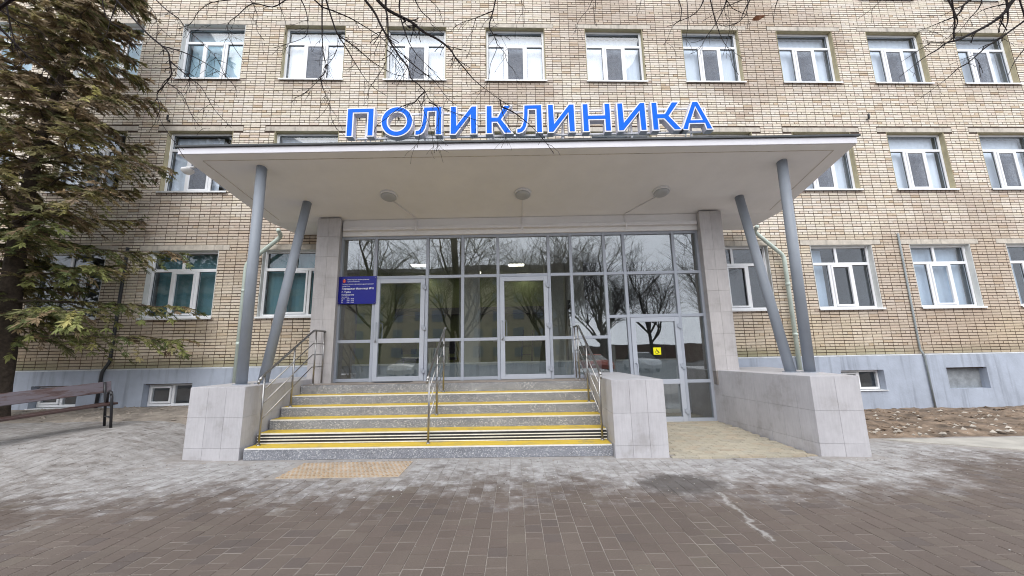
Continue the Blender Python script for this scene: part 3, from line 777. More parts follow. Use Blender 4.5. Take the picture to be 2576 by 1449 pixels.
def room_mesh(h):
    mb = MB(); x0, x1, y0, y1 = -0.855, 0.855, 0.197, 1.4; z0, z1 = 0.0, h+.01
    mb.quad((x0,y1,z0),(x1,y1,z0),(x1,y1,z1),(x0,y1,z1)); mb.quad((x0,y0,z0),(x0,y1,z0),(x0,y1,z1),(x0,y0,z1))
    mb.quad((x1,y1,z0),(x1,y0,z0),(x1,y0,z1),(x1,y1,z1)); mb.quad((x0,y0,z1),(x0,y1,z1),(x1,y1,z1),(x1,y0,z1)); mb.quad((x0,y1,z0),(x0,y0,z0),(x1,y0,z0),(x1,y1,z0))
    return mb.mesh('window_room', M['room'])
def reveal_mesh(h, mat):
    mb = MB(); a = HW
    mb.box(-a, -FW-.001, 0.004, .126, 0.0, h); mb.box(FW+.001, a, 0.004, .126, 0.0, h); mb.box(-FW-.001, FW+.001, 0.003, .126, h+.001, h+.016)
    return mb.mesh('reveal', mat)
def sill_mesh(): 
    mb = MB(); mb.bbox(-HW-.03, HW+.03, -0.05, -0.044, -0.035, 0.012, .002)
    n = len(mb.v); mb.v += [(-HW-.03,-.046,.010),(HW+.03,-.046,.010),(HW,.128,.03),(-HW,.128,.03),(-HW-.03,-.046,.004),(HW+.03,-.046,.004),(HW,.128,.022),(-HW,.128,.022)]
    for f in ((0,1,2,3),(7,6,5,4),(0,4,5,1),(1,5,6,2),(3,2,6,7),(0,3,7,4)): mb.f.append(tuple(n+i for i in f)); mb.c.append(None)
    return mb.mesh('sill', M['sill'])
KIT = {}
for r1 in (False, True):
    h = 1.73 if r1 else 1.75; zt = h*0.715; f = .058
    rects = [(-FW+f, -.341, .078, zt-.038), (.341, FW-f, .078, zt-.038), (-.218, .218, .133, zt-.093)]
    rects += [(-FW+f, -.105, zt+.038, h-f), (-.035, FW-f, zt+.038, h-f)] if r1 else [(-FW+f, FW-f, zt+.038, h-f)]
    KIT[r1] = dict(h=h, frame=frame_mesh(r1, h), sash=sash_mesh(h), panes=[pane_mesh(*q) for q in rects], bead=bead_mesh([q for i, q in enumerate(rects) if i != 2]), room=room_mesh(h),
        rev=reveal_mesh(h, M['reveal_white'] if r1 else M['reveal']), revw=reveal_mesh(h, M['reveal_white']), sill=sill_mesh(),
        scr=MB().box(-.222, .222, .118, .121, .128, zt-.088).mesh('mosquito_screen', M['screen']),
        blind={k: blind_mesh(h, M[k]) for k in ('blind', 'blind_teal', 'blind_deep', 'blind_blue')},
        half=blind_mesh(h, M['blind_blue'], -0.83, -0.30), halfw=blind_mesh(h, M['blind'], -0.83, 0.42))
wr = random.Random(4)
for (r_, c_, u, z0, z1) in WINS:
    K = KIT[r_ == 1]
    wn = ob('window', K['frame'], bld, (u, 0, z0))
    ob('sash', K['sash'], wn)
    for pm_ in K['panes']: ob('pane', pm_, wn)
    ob('gasket', K['bead'], wn); ob('sill', K['sill'], wn); ob('window_room', K['room'], wn)
    teal = (r_ == 3 and c_ <= -3)
    ob('reveal', K['revw'] if teal else K['rev'], wn)
    scr = r_ > 1 and not teal
    if scr: ob('mosquito_screen', K['scr'], wn)
    bl = None
    if r_ >= 2: bl = K['blind']['blind_teal' if teal else 'blind']
    if r_ == 2 and c_ in (-4, -3): bl = K['halfw']
    if r_ == 1: bl = {-3: K['blind']['blind_deep'], -2: K['blind']['blind_deep'], -4: None, -5: K['blind']['blind_deep'], 2: None, 3: K['half'], 4: K['blind']['blind_blue'], 5: K['half']}[c_]
    if bl is not None: 
        bo = ob('blind', bl, wn)
        bo.location = (wr.uniform(-.01, .01), wr.uniform(-.03, .04), wr.uniform(-.02, .02))

# basement windows in the plinth
for i, (a, b, c, d) in enumerate(PO[:3]):
    mb = MB(); f = .055; ya, yb = .10, .17; w2 = b-a
    mb.bbox(a+.01, a+f, ya, yb, c+.02, d-.005, .004); mb.bbox(b-f, b-.01, ya, yb, c+.02, d-.005, .004)
    mb.bbox(a+f, b-f, ya+.001, yb, c+.02, c+f+.02, .004); mb.bbox(a+f, b-f, ya+.001, yb, d-f, d-.005, .004)
    m0 = a+w2*.52; mb.bbox(m0-.03, m0+.03, ya+.002, yb, c+f+.02, d-f, .004)
    wn = mb.build('basement_window', M['pvc'], bld)
    sb = MB(); x0, x1, q0, q1 = a+f+.005, m0-.035, c+f+.03, d-f-.01
    sb.bbox(x0, x0+.045, ya-.02, yb-.03, q0, q1, .003); sb.bbox(x1-.045, x1, ya-.02, yb-.03, q0, q1, .003); sb.bbox(x0+.045, x1-.045, ya-.02, yb-.03, q0, q0+.045, .003); sb.bbox(x0+.045, x1-.045, ya-.02, yb-.03, q1-.045, q1, .003)
    sb.build('sash', M['pvc'], wn)
    MB().box(x0+.045, x1-.045, ya+.01, ya+.016, q0+.045, q1-.045).build('pane', M['winglass'], wn)
    MB().box(m0+.03, b-f, ya+.03, ya+.036, c+f+.02, d-f).build('pane', M['winglass'], wn)
    rb = MB()
    for q in ((a-.02, b+.02, .7, .71, c-.02, d+.02), (a-.02, a-.004, .175, .699, c-.02, d+.02), (b+.004, b+.02, .175, .699, c-.02, d+.02), (a-.003, b+.003, .175, .699, c-.02, c-.004), (a-.003, b+.003, .175, .699, d+.004, d+.02)): rb.box(*q)
    rb.build('window_room', M['room'], wn)
    s2 = MB(); s2.bbox(a-.02, b+.02, -.09, .1, c-.004, c+.012, .003); s2.build('sill', M['sill'], wn)
a, b, c, d = PO[3]
MB().box(a, b, .12, .2, c, d).build('blocked_opening', M['niche'], bld)

# iron brackets left on the wall
for (u, z) in ((-9.43, 7.94), (-4.37, 8.05), (-3.29, 8.03), (1.12, 8.1), (10.09, 8.05), (-0.6, 8.02), (0.3, 8.03)):
    mb = MB(); mb.bbox(u-.018, u+.018, -.09, .02, z-.02, z+.015, .004); mb.bbox(u-.02, u+.02, -.095, -.06, z+.0155, z+.14, .004)
    mb.build('wall_bracket', M['iron'], bld)

# pipes and cables on the facade
def pipe(name, pts, r, mat, label, cat, group=None, sides=10, bands=()):
    t = thing(name, label, cat, group=group); t.rotation_euler = (0, 0, TH)
    MB().tube(pts, r, sides).build('pipe', mat, t, True)
    for (p, q) in bands: MB().tube([p, q], r*1.16, sides).build('collar', mat, t, True)
    return t
def arc(pts, n=5, rr_=0.12):
    out = [Vector(pts[0])]
    for i in range(1, len(pts)-1):
        p = Vector(pts[i]); a = (Vector(pts[i-1])-p).normalized()*rr_; b = (Vector(pts[i+1])-p).normalized()*rr_
        for k in range(n+1):
            s = k/n; out.append((p+a)*(1-s)**2 + p*2*s*(1-s) + (p+b)*s*s)
    out.append(Vector(pts[-1])); return out
pipe('downpipe', arc([(-6.02, -.45, 4.70), (-6.10, -.15, 4.62), (-6.92, -.12, 3.92), (-6.90, -.12, 0.62)]), .05, M['pipe'], 'pale green downpipe behind the left leaning columns', 'downpipe', None, 12,
     [((-6.91, -.12, 3.2), (-6.91, -.12, 3.27)), ((-6.905, -.12, 1.9), (-6.905, -.12, 1.97))])
pipe('downpipe', arc([(6.10, -.45, 4.70), (6.22, -.15, 4.66), (6.95, -.12, 4.0), (6.95, -.12, 0.4)]), .05, M['pipe'], 'pale green downpipe behind the right leaning columns', 'downpipe', None, 12,
     [((6.95, -.12, 3.2), (6.95, -.12, 3.27)), ((6.95, -.12, 1.9), (6.95, -.12, 1.97))])
pipe('cable_pipe', arc([(10.30, -.03, 4.62), (10.27, -.03, 1.5), (10.28, -.09, 1.36), (10.30, -.09, -0.05)], 3, .05), .022, M['conduit'], 'thin grey conduit running down the right wall to the soil', 'conduit')
pipe('cable_pipe', arc([(-9.96, -.03, 4.4), (-9.95, -.03, 1.55), (-10.02, -.10, 1.32), (-10.03, -.10, 0.45)], 3, .05), .034, M['cable'], 'black cable running down the left wall behind the bench', 'cable')

# ------------------------------------------------------------------ steps
RH, TD, YS = 0.1695, 0.31, -3.36
SX0, SX1 = -4.51, 1.28
steps = thing('entrance_steps', 'grey terrazzo steps with yellow treads up to the glass doors', 'steps')
for k in range(1, 7):
    y0 = YS + TD*(k-1); y1 = y0 + TD if k < 6 else -1.02
    # slight skew of the flight: its right end stands a little nearer
    d = 0.10*(6-k)/5
    mb = MB()
    if k < 6: mb.prism([(SX0, y0+d*.5), (SX1, y0-d*.5), (SX1, y1), (SX0, y1)], 0.0 if k == 1 else RH*(k-1)-.03, RH*k)
    else: mb.prism([(SX0, y0), (SX1, y0), (SX1, -1.02), (SX0, -1.02)], RH*5-.03, RH*6)
    st = mb.build('step', M['terrazzo'], steps)
    if k < 6:
        ya, yb = y0+d*.5, y0-d*.5; dn = 0.10*(5-k)/5; yn, yn2 = -dn*.5-.002, dn*.5-.002
        n1 = MB(); n1.prism([(SX0+.01, ya-.006), (SX1-.01, yb-.006), (SX1-.01, yb+.012), (SX0+.01, ya+.012)], RH*k-.016, RH*k+.004); n1.build('nosing', M['nosing'], st)
        n2 = MB(); n2.prism([(SX0+.01, ya+.0125), (SX1-.01, yb+.0125), (SX1-.01, y1+yn), (SX0+.01, y1+yn2)], RH*k+.0005, RH*k+.006); n2.build('anti_slip_strip', M['yellow'], st)
    if k == 2:
        ya, yb = y0+d*.5, y0-d*.5
        z0 = RH; 
        n3 = MB(); n3.prism([(SX0+.01, ya-.008), (SX1-.01, yb-.008), (SX1-.01, yb+.001), (SX0+.01, ya+.001)], z0+.008, z0+RH-.020); n3.build('black_riser_band', M['blackrub'], st)
        for zz in (0.012, 0.060, 0.105):
            n4 = MB(); n4.prism([(SX0+.01, ya-.014), (SX1-.01, yb-.014), (SX1-.01, yb-.0075), (SX0+.01, ya-.0075)], z0+zz, z0+zz+.016); n4.build('white_line', M['nosing'], st)
lt = MB(); lt.box(SX0+.02, SX1-.02, -1.76, -1.21, 1.0205, 1.026); 
# landing paved with tiles
for i in range(14):
    for j in range(2):
        x0 = SX0+.02+(SX1-SX0-.04)/14*i; x1 = x0+(SX1-SX0-.04)/14
        MB().bbox(x0+.002, x1-.002, -1.79+.29*j+.002, -1.79+.29*(j+1)-.002, 1.0205, 1.027, .0015).build('landing_tile', M['landing'], steps)
MB().bbox(-3.2, -2.4, -1.55, -1.27, 1.0275, 1.034, .002).build('door_mat', M['blackrub'], steps)

# ------------------------------------------------------------------ tiled wing walls and pillars
def tiled(t, poly, z0, z1, faces, zj, tilew=0.31, cap=True, tm='tile'):
    """poly core; faces = indices of edges that carry tiles; zj = joint heights"""
    core = MB(); core.prism(poly, z0-.3, z1-.012); core.build('core', M['grout'], t)
    k = len(poly)
    for fi in faces:
        a = Vector((*poly[fi], 0)); b = Vector((*poly[(fi+1) % k], 0)); d = (b-a); L = d.length; d.normalize(); nrm = Vector((d.y, -d.x, 0))
        n = max(1, round(L/tilew)); zs = [z0-.02] + [z for z in zj if z0 < z < z1-.02] + [z1-.0]
        Mx = Matrix(((d.x, -nrm.x, 0, a.x), (d.y, -nrm.y, 0, a.y), (0, 0, 1, 0), (0, 0, 0, 1)))
        for i in range(n):
            for j in range(len(zs)-1):
                e0 = -.009 if i == 0 else .0014; e1 = .009 if i == n-1 else -.0014
                mb = MB(); mb.bbox(L/n*i+e0, L/n*(i+1)+e1, -.0095+random.uniform(-.0006, .0006), .0005, zs[j]+.0014, zs[j+1]-.0014, .0012, None, Mx)
                mb.build('tile', M[tm], t)
    if cap:
        cb = MB(); c = sum((Vector((*p, 0)) for p in poly), Vector())/k
        cb.prism([(p[0]+(p[0]-c.x)*.006, p[1]+(p[1]-c.y)*.002) for p in poly], z1-.0115, z1+.004); cb.build('coping', M['tile'], t)
ZJ = [0.175, 0.645]
lw = thing('wing_wall', 'low tiled wall on the left of the steps', 'low wall')
tiled(lw, [(-5.53, -3.22), (-4.59, -3.30), (-4.525, -1.37), (-4.60, -0.25), (-5.53, -0.35)], 0.0, 1.12, (0, 1, 4), ZJ)
mwl = thing('wing_wall', 'low tiled wall between the steps and the lower door', 'low wall')
tiled(mwl, [(1.295, -3.53), (2.08, -3.54), (2.02, -1.19), (1.295, -1.19)], 0.0, 1.14, (0, 1, 3), ZJ)
rwl = thing('wing_wall', 'long tiled wall on the far right of the entrance', 'low wall')
tiled(rwl, [(4.32, -3.61), (4.97, -3.69), (5.95, -0.05), (4.06, -0.05), (4.07, -1.19)], 0.0, 1.15, (0, 1, 4), ZJ)
pj = [1.45, 1.92, 2.39, 2.86, 3.33, 3.80, 4.27]
pil = thing('tiled_pillar', 'tall tiled pillar on the left edge of the glass front', 'pillar')
tiled(pil, [(-4.63, -1.38), (-4.13, -1.38), (-4.185, -1.09), (-4.185, -0.05), (-4.63, -0.05)], 1.03, 4.7, (0, 1, 4), pj, 0.25, False, 'tile_bounce')
pir = thing('tiled_pillar', 'tall tiled pillar on the right edge of the glass front', 'pillar')
tiled(pir, [(4.05, -1.38), (4.53, -1.38), (4.53, 0.1), (4.075, 0.1), (4.075, -1.09)], 1.16, 4.7, (0, 1, 4), pj, 0.25, False, 'tile_bounce')

# ------------------------------------------------------------------ glass front
GY = -1.15
gf = thing('glass_front', 'grey aluminium glass front between the tiled pillars', 'shopfront')
MX = [-4.155, -3.357, -2.165, -1.357, -0.552, 0.608, 1.115, 1.884, 2.336, 3.479, 4.045]
ZB, ZM, ZTN, ZTOP, ZP = 1.035, 1.905, 3.335, 4.31, 0.095
fw = 0.033; y0g, y1g = GY-.045, GY+.045
def low(i): return ZB if i < 7 else ZP
for i, x in enumerate(MX):
    zb = ZB if i < 7 else (ZP if i > 7 else ZP)
    w_ = fw*1.25 if i in (0, 10) else fw
    mb = MB(); mb.bbox(x-w_, x+w_, y0g, y1g, zb-.02, ZTOP, .003); mb.build('mullion', M['alu'], gf)
def rail(x0, x1, z, hh=fw, name='transom'):
    MB().bbox(x0, x1, y0g+.002, y1g-.002, z-hh, z+hh, .003).build(name, M['alu'], gf)
DOORS = {1: (ZB, ZTN), 4: (ZB, ZTN), 8: (ZP, 2.325)}
for i in range(10):
    x0, x1 = MX[i]+fw, MX[i+1]-fw
    if i in (0,): x0 += fw*.25
    if i in (9,): x1 -= fw*.25
    zb = ZB if i < 7 else ZP
    rail(x0, x1, ZTOP-fw); rail(x0, x1, ZTN)
    panes = [(ZTN+fw, ZTOP-2*fw)]
    if i in DOORS:
        if i == 8: rail(x0, x1, 2.325+fw); panes.append((2.325+2*fw, ZTN-fw))
    elif i < 7:
        rail(x0, x1, ZM); rail(x0, x1, ZB+fw); panes += [(ZB+2*fw, ZM-fw), (ZM+fw, ZTN-fw)]
    else:
        zr = 2.355; rail(x0, x1, zr); rail(x0, x1, 0.925); rail(x0, x1, ZP+fw); panes += [(ZP+2*fw, .925-fw), (.925+fw, zr-fw), (zr+fw, ZTN-fw)]
    for (a, b) in panes: MB().box(x0, x1, GY-.004, GY+.004, a, b).build('pane', M['shopglass'], gf)
for i, (zb, zt) in DOORS.items():
    x0, x1 = MX[i]+fw+.006, MX[i+1]-fw-.006; zt = zt-fw-.006 if i != 8 else zt-.006
    f = .098; ya, yb = GY-.06, GY+.02
    zm = 1.905 if i != 8 else 0.925
    mb = MB(); mb.bbox(x0, x0+f, ya, yb, zb, zt, .004); mb.bbox(x1-f, x1, ya, yb, zb, zt, .004)
    mb.bbox(x0+f, x1-f, ya+.002, yb, zb, zb+.10, .004); mb.bbox(x0+f, x1-f, ya+.002, yb, zt-f, zt, .004); mb.bbox(x0+f, x1-f, ya+.001, yb, zm-.05, zm+.05, .004)
    dr = mb.build('door', M['door_alu'], gf)
    MB().box(x0+f, x1-f, GY-.024, GY-.016, zb+.10, zm-.05).build('pane', M['shopglass'], dr)
    MB().box(x0+f, x1-f, GY-.024, GY-.016, zm+.05, zt-f).build('pane', M['shopglass'], dr)
    hx_, hz_ = x0+.045, zm+.10
    MB().tube(arc([(hx_, ya+.01, hz_+.30), (hx_+.02, ya-.075, hz_+.30), (hx_+.02, ya-.075, hz_-.10), (hx_, ya+.01, hz_-.10)], 4, .05), .014, 8).build('handle', M['alu'], dr, True)
    if i != 8: MB().tube(arc([(hx_+.07, yb-.01, hz_+.30), (hx_+.09, yb+.075, hz_+.30), (hx_+.09, yb+.075, hz_-.10), (hx_+.07, yb-.01, hz_-.10)], 4, .05), .014, 8).build('handle', M['alu'], dr, True)
    for hz2 in (zb+.22, zm+.28 if i != 8 else 1.25, zt-.20):
        hb = MB(); hb.bbox(x1-.055, x1-.012, ya-.022, ya, hz2-.03, hz2+.05, .003); hb.bbox(x1-.011, x1+.035, ya-.02, ya+.012, hz2-.06, hz2+.02, .003); hb.tube([(x1-.01, ya-.016, hz2-.06), (x1-.01, ya-.016, hz2+.06)], .013, 8)
        hb.build('hinge', M['alu'], dr)
    MB().tube([(x0+.04, ya-.006, zm-.02), (x0+.04, ya+.004, zm-.02)], .016, 10).build('lock', M['steel'], dr)

# frieze above the glass and cable duct
fz = MB(); fz.box(-4.13, 4.05, -1.235, -1.06, ZTOP+.001, 4.699); fr_ = tag(fz.build('frieze_beam', M['soffit']), 'plain painted beam above the glass front', 'beam')
du = thing('cable_duct', 'white cable duct across the beam above the glass front', 'duct')
MB().bbox(-4.10, 4.02, -1.31, -1.236, 4.425, 4.50, .004).build('trunking', M['duct'], du)
for xx in (-2.42, 0.02, 2.40):
    MB().bbox(xx-.018, xx+.018, -1.262, -1.2355, 4.501, 4.699, .003).build('riser', M['duct'], du)
    MB().bbox(xx-.02, xx+.02, -1.325, -1.311, 4.36, 4.52, .003).build('joint_cover', M['duct'], du)

# ------------------------------------------------------------------ canopy (soffit rises towards the front)
can = thing('entrance_canopy', 'white-edged concrete canopy rising forward on leaning grey columns', 'canopy')
CSL = 0.2326
def zs(y): return 4.70 - CSL*(y+1.2) if y < -1.2 else 4.70
XLF, XLB, XRF, XRB = -6.16, -5.72, 6.0, 6.0
YLF, YRF, YLB, YRB = -3.355, -3.295, -0.25, 0.06
def stations(left):
    xf, xb, yf, yb_ = (XLF, XLB, YLF, YLB) if left else (XRF, XRB, YRF, YRB)
    out = []
    for y in (yf, -1.2, yb_):
        t = (y-yf)/(yb_-yf); out.append((xf+(xb-xf)*t, y))
    return out
SL, SR = stations(True), stations(False)
def layer(name, z0, z1, mat, padx=0.0, pady=0.0):
    mb = MB(); n = 0
    for (a, b) in zip(SL, SR):
        for (x, y) in ((a[0]-padx, a[1]), (b[0]+padx, b[1])):
            yy = y - (pady if y < -3 else 0)
            mb.v += [(x, yy, zs(y)+z0), (x, yy, zs(y)+z1)]
    for i in range(2):
        a = i*4; b = a+4
        mb.f += [(a, b, b+2, a+2), (a+1, a+3, b+3, b+1), (a, a+1, b+1, b), (a+2, b+2, b+3, a+3)]; mb.c += [None]*4
    mb.f += [(0, 2, 3, 1), (8, 9, 11, 10)]; mb.c += [None]*2
    return mb.build(name, mat, can)
layer('slab', 0.0, 0.138, M['soffit'])
layer('roof_deck', 0.1385, 0.168, M['felt'], 0.005, 0.005)
def strip(name, P0, P1, out, z0, z1, thick, mat, ext=0.0):
    a, b = Vector(P0), Vector(P1); d = (b-a); d.z = 0; L = d.length; d.normalize(); nr = Vector((d.y, -d.x, 0))
    a2 = a - d*ext; b2 = b + d*ext
    mb = MB()
    for p in (a2, b2):
        for (o, z) in ((out, z0), (out+thick, z0), (out+thick, z1), (out, z1)): q = p+nr*o; mb.v.append((q.x, q.y, p.z+z))
    mb.f += [(0, 1, 2, 3), (7, 6, 5, 4)] + [(k, k+4, (k+1) % 4+4, (k+1) % 4) for k in range(4)]; mb.c += [None]*6
    mb.build(name, mat, can)
def P3(q): return (q[0], q[1], zs(q[1]))
strip('fascia', P3(SL[0]), P3(SR[0]), .001, .006, .124, .02, M['fascia'], .02)
for i in (0, 1):
    strip('fascia', P3(SR[i]), P3(SR[i+1]), .001, .006, .124, .018, M['fascia']); strip('fascia', P3(SL[i+1]), P3(SL[i]), .001, .006, .124, .018, M['fascia'])
    strip('edge_flashing', P3(SR[i]), P3(SR[i+1]), .001, .135, .166, .045, M['flash']); strip('edge_flashing', P3(SL[i+1]), P3(SL[i]), .001, .135, .166, .045, M['flash'])
strip('edge_flashing', P3(SL[0]), P3(SR[0]), .006, .130, .163, .05, M['flash'], .07)
# curled roofing felt along the front edge
ft = MB(); nn = 260
for i in range(nn+1):
    t = i/nn; x = -5.1 + 10.9*t; yb_ = -3.36 + .06*t
    e = min(1, t*14, (1-t)*14)
    for j in range(7):
        s = j/6; y = yb_+.02+.45*s
        h = zs(y)+.170 + e*(.05+.035*noise.noise(Vector((x*1.1, 0, 0)))+.028*noise.noise(Vector((x*6, j*.8, 1)))+.03*t)*sin(pi*min(1, .15+s*.85))
        ft.v.append((x, y+.02*noise.noise(Vector((x*3, j, 4)))-.06*(j == 0)*0, h))
for i in range(nn):
    for j in range(6): a = i*7+j; ft.f.append((a, a+7, a+8, a+1)); ft.c.append(None)
ft.build('felt_upstand', M['felt'], can, True)
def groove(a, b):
    MB().tube([(a[0], a[1], zs(a[1])-.001), (b[0], b[1], zs(b[1])-.001)], .007, 6).build('groove_line', M['lintel'], can)  # raised darker line stands in for the shade in the drip groove
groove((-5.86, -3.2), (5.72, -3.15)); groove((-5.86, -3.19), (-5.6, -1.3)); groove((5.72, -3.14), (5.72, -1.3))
COLS = [((-5.05, -2.75, 1.10), (-4.916, -2.985, 5.125)), ((-4.84, -2.50, 1.10), (-4.625, -1.90, 4.865)),
        ((5.08, -2.62, 1.13), (4.957, -2.87, 5.095)), ((4.83, -2.50, 1.13), (4.734, -1.81, 4.845))]
for a, b in COLS:
    d = (Vector(b)-Vector(a)).normalized()
    co_ = MB().tube([a, tuple(Vector(b)+d*.03)], .088, 28).build('column', M['column'], can, True)
    MB().lathe([(.135, a[2]+.02), (.135, a[2]+.034), (.10, a[2]+.036)], a[0], a[1], 24).build('base_plate', M['column'], co_)

# ceiling lamps with their conduits
TILT = -math.atan(CSL)
for (x, y, lb, xe) in ((-2.79, -2.12, 'round ceiling lamp nearest the left columns', -2.42), (0.025, -2.10, 'round ceiling lamp in the middle of the canopy', 0.02), (2.94, -2.08, 'round ceiling lamp nearest the right columns', 2.40)):
    t = thing('ceiling_lamp', lb, 'lamp', (x, y, zs(y)), 'lamps under the canopy')
    t.rotation_euler = (TILT, 0, 0)
    MB().lathe([(.02, -.002), (.175, -.002), (.18, -.012), (.18, -.045), (.165, -.055), (.16, -.05)], 0, 0, 32).build('housing', M['lampw'], t, False)
    MB().lathe([(.158, -.045), (.150, -.07), (.125, -.088), (.08, -.098), (.03, -.102), (.004, -.103)], 0, 0, 32).build('diffuser', M['lampd'], t, True)
    ye = (-1.262-y)/cos(TILT)
    MB().tube([(0, .15, -.012), (xe-x, ye-.03, -.012), (xe-x, ye, -.02)], .012, 8).build('conduit', M['duct'], t, True)

# ------------------------------------------------------------------ stainless railings
def railing(label, xb, y_first, top_ret, posts, side):
    t = thing('stair_railing', label, 'railing')
    def floor_z(y):
        k = int(math.floor((y - YS + 0.02)/TD)) + 1
        return RH*max(1, min(6, k))
    HR = 1.03
    slope = RH/TD*1.12
    def hz(y): return RH + slope*(y - (YS+.05)) + HR if y < -1.78 else RH + slope*(-1.78-(YS+.05)) + HR
    yk = -1.80
    ye = yk + top_ret
    x = lambda y: xb + side*(y-YS)*0.06
    pts = [(x(y_first)-0, y_first-.10, hz(y_first)-.20), (x(y_first), y_first-.13, hz(y_first)-.10), (x(y_first), y_first-.06, hz(y_first-.06)), (x(yk), yk-.03, hz(yk-.03))]
    pts += [(x(yk), yk+.03, hz(yk)), (x(ye), ye, hz(yk))]
    MB().tube(arc(pts[1:], 4, .03), .0215, 12).build('handrail', M['steel'], t, True)
    p0 = pts[1]; MB().tube([(p0[0], p0[1]+.004, p0[2]+.006), (p0[0], p0[1]-.012, p0[2]-.02), (p0[0], p0[1]-.012, p0[2]-.05), (p0[0], p0[1]-.008, p0[2]-.06)], [.022, .023, .020, .008], 12).build('end_cap', M['steel'], t, True)
    for y in posts:
        fz_ = floor_z(y) + (.006 if y < -1.81 else .007)
        MB().tube([(x(y), y, fz_), (x(y), y, (hz(y) if y < yk else hz(yk))-.01)], .0165, 10).build('post', M['steel'], t, True)
        MB().lathe([(.034, fz_), (.034, fz_+.006), (.020, fz_+.02)], x(y), y, 16).build('base_flange', M['steel'], t, True)
    for f in (.28, .52, .74):
        dz = HR*f
        q = [(x(y_first), y_first, hz(y_first)-HR+dz), (x(yk), yk, hz(yk)-HR+dz)]
        if top_ret > .1: q.append((x(ye), ye+.02, hz(yk)-HR+dz))
        MB().tube(q, .0105, 8).build('infill_rail', M['steel'], t, True)
railing('stainless handrail on the left side of the steps', -4.42, -3.12, 0.42, [-3.12, -2.38, -1.72, -1.42], 1)
railing('stainless handrail in the middle of the steps', -1.63, -3.17, 0.06, [-3.17, -2.53, -1.90], 0)
railing('stainless handrail on the right side of the steps', 1.20, -3.14, 0.42, [-3.14, -2.38, -1.72, -1.42], -1)

# ------------------------------------------------------------------ tactile tiles
M['tactile'] = paving_mat('tactile_concrete', False, (0.46, 0.34, 0.21))
M['bump'] = simple('tactile_bump_worn', (0.36, 0.25, 0.15), 0.9, var=0.35, scale=5, world_co=True)
tx0, tx1, ty0, ty1 = tact
for i, lb in enumerate(('tactile tile with bumps, leftmost of three before the steps', 'tactile tile with bumps, middle of three before the steps', 'tactile tile with bumps, rightmost of three before the steps')):
    a = tx0+(tx1-tx0)/3*i; b = tx0+(tx1-tx0)/3*(i+1)
    t = thing('tactile_tile', lb, 'tactile tile', group='tactile tiles before the steps')
    MB().bbox(a+.003, b-.003, ty0, ty1, -.04, .003, .002).build('slab', M['tactile'], t)
    bm_ = MB(); nx_, ny_ = 9, 11
    for p in range(nx_):
        for q in range(ny_):
            cx = a+(b-a)*(p+.5)/nx_; cy = ty0+(ty1-ty0)*(q+.5)/ny_
            bm_.lathe([(.020, .0028), (.015, .0075), (.006, .0085)], cx+(.012 if q % 2 else -.012), cy, 7)
    stuff(bm_.build('bumps', M['bump'], t))

# ------------------------------------------------------------------ signs at the doors
def text_mesh(body, size, mat, name, extrude=0.0008, spacing=1.0, off=0.0):
    cu = bpy.data.curves.new('txt', 'FONT'); cu.body = body; cu.size = size; cu.extrude = extrude; cu.space_character = spacing; cu.offset = off
    cu.resolution_u = 3
    tmp = bpy.data.objects.new('txt', cu); COL.objects.link(tmp)
    bpy.context.view_layer.update()
    me = bpy.data.meshes.new_from_object(tmp.evaluated_get(bpy.context.evaluated_depsgraph_get()))
    bpy.data.objects.remove(tmp); bpy.data.curves.remove(cu)
    me.name = name; me.materials.clear(); me.materials.append(mat)
    return me
pq = thing('information_plaque', 'dark blue information plaque with white writing beside the left door', 'plaque', (-4.155, -1.235, 2.735))
PWd, PHt = 0.86, 0.63
MB().bbox(0, PWd, 0, .006, 0, PHt, .002).build('board', M['plaque'], pq)
for (a, b) in ((.03, .03), (PWd-.03, .03), (.03, PHt-.03), (PWd-.03, PHt-.03)):
    MB().tube([(a, .0, b), (a, -.008, b)], .007, 8).build('screw', M['steel'], pq)
for body, size, x, z, wd, off in (('Министерство здравоохранения', .036, .20, PHt-.085, .49, .0), ('Тульской области', .036, .20, PHt-.13, .27, .0),
        ('Государственное учреждение здравоохранения', .034, .085, PHt-.19, .71, .0), ('города Тулы', .034, .085, PHt-.235, .18, .0),
        ('Городская больница №11', .058, .085, PHt-.30, .72, .0012), ('г. Тулы', .058, .085, PHt-.375, .20, .0012), ('Поликлиника', .046, .085, PHt-.435, .28, .0005),
        ('Часы работы', .030, .085, PHt-.48, .17, .0), ('Пн-Пт', .034, .085, PHt-.522, .08, .0), ('8:00 - 20:00', .034, .21, PHt-.522, .16, .0),
        ('Сб', .034, .085, PHt-.562, .04, .0), ('8:00 - 18:00', .034, .21, PHt-.562, .16, .0), ('Вс', .034, .085, PHt-.602, .04, .0), ('9:00 - 15:00', .034, .21, PHt-.602, .16, .0)):
    me = text_mesh(body, size, M['ptext'], 'lettering', off=off)
    w_ = max(v.co.x for v in me.vertices)
    o = ob('lettering', me, pq, (x, -.0012, z)); o.rotation_euler = (pi/2, 0, 0); o.scale = (wd/w_, 1, 1)
cr = MB(); cx, cz = .13, PHt-.105
cr.lathe([(.0, 0)]*0 or [(.03, 0), (.03, .002)], 0, 0, 4) if False else None
pts_ = [(-.032, .03), (.032, .03), (.032, -.018), (.018, -.036), (0, -.045), (-.018, -.036), (-.032, -.018)]
n = len(cr.v); cr.v += [(cx+a, -.0015, cz+b) for a, b in pts_] + [(cx+a, .0005, cz+b) for a, b in pts_]
cr.f.append(tuple(range(n, n+7))); cr.c.append(None)
cr.build('crest', M['pred'], pq)
c2 = MB(); c2.box(cx-.014, cx+.014, -.0025, -.0016, cz+.031, cz+.046); c2.box(cx-.003, cx+.003, -.0025, -.0016, cz-.03, cz+.02); c2.box(cx-.016, cx+.016, -.0026, -.0017, cz-.006, cz+.0)
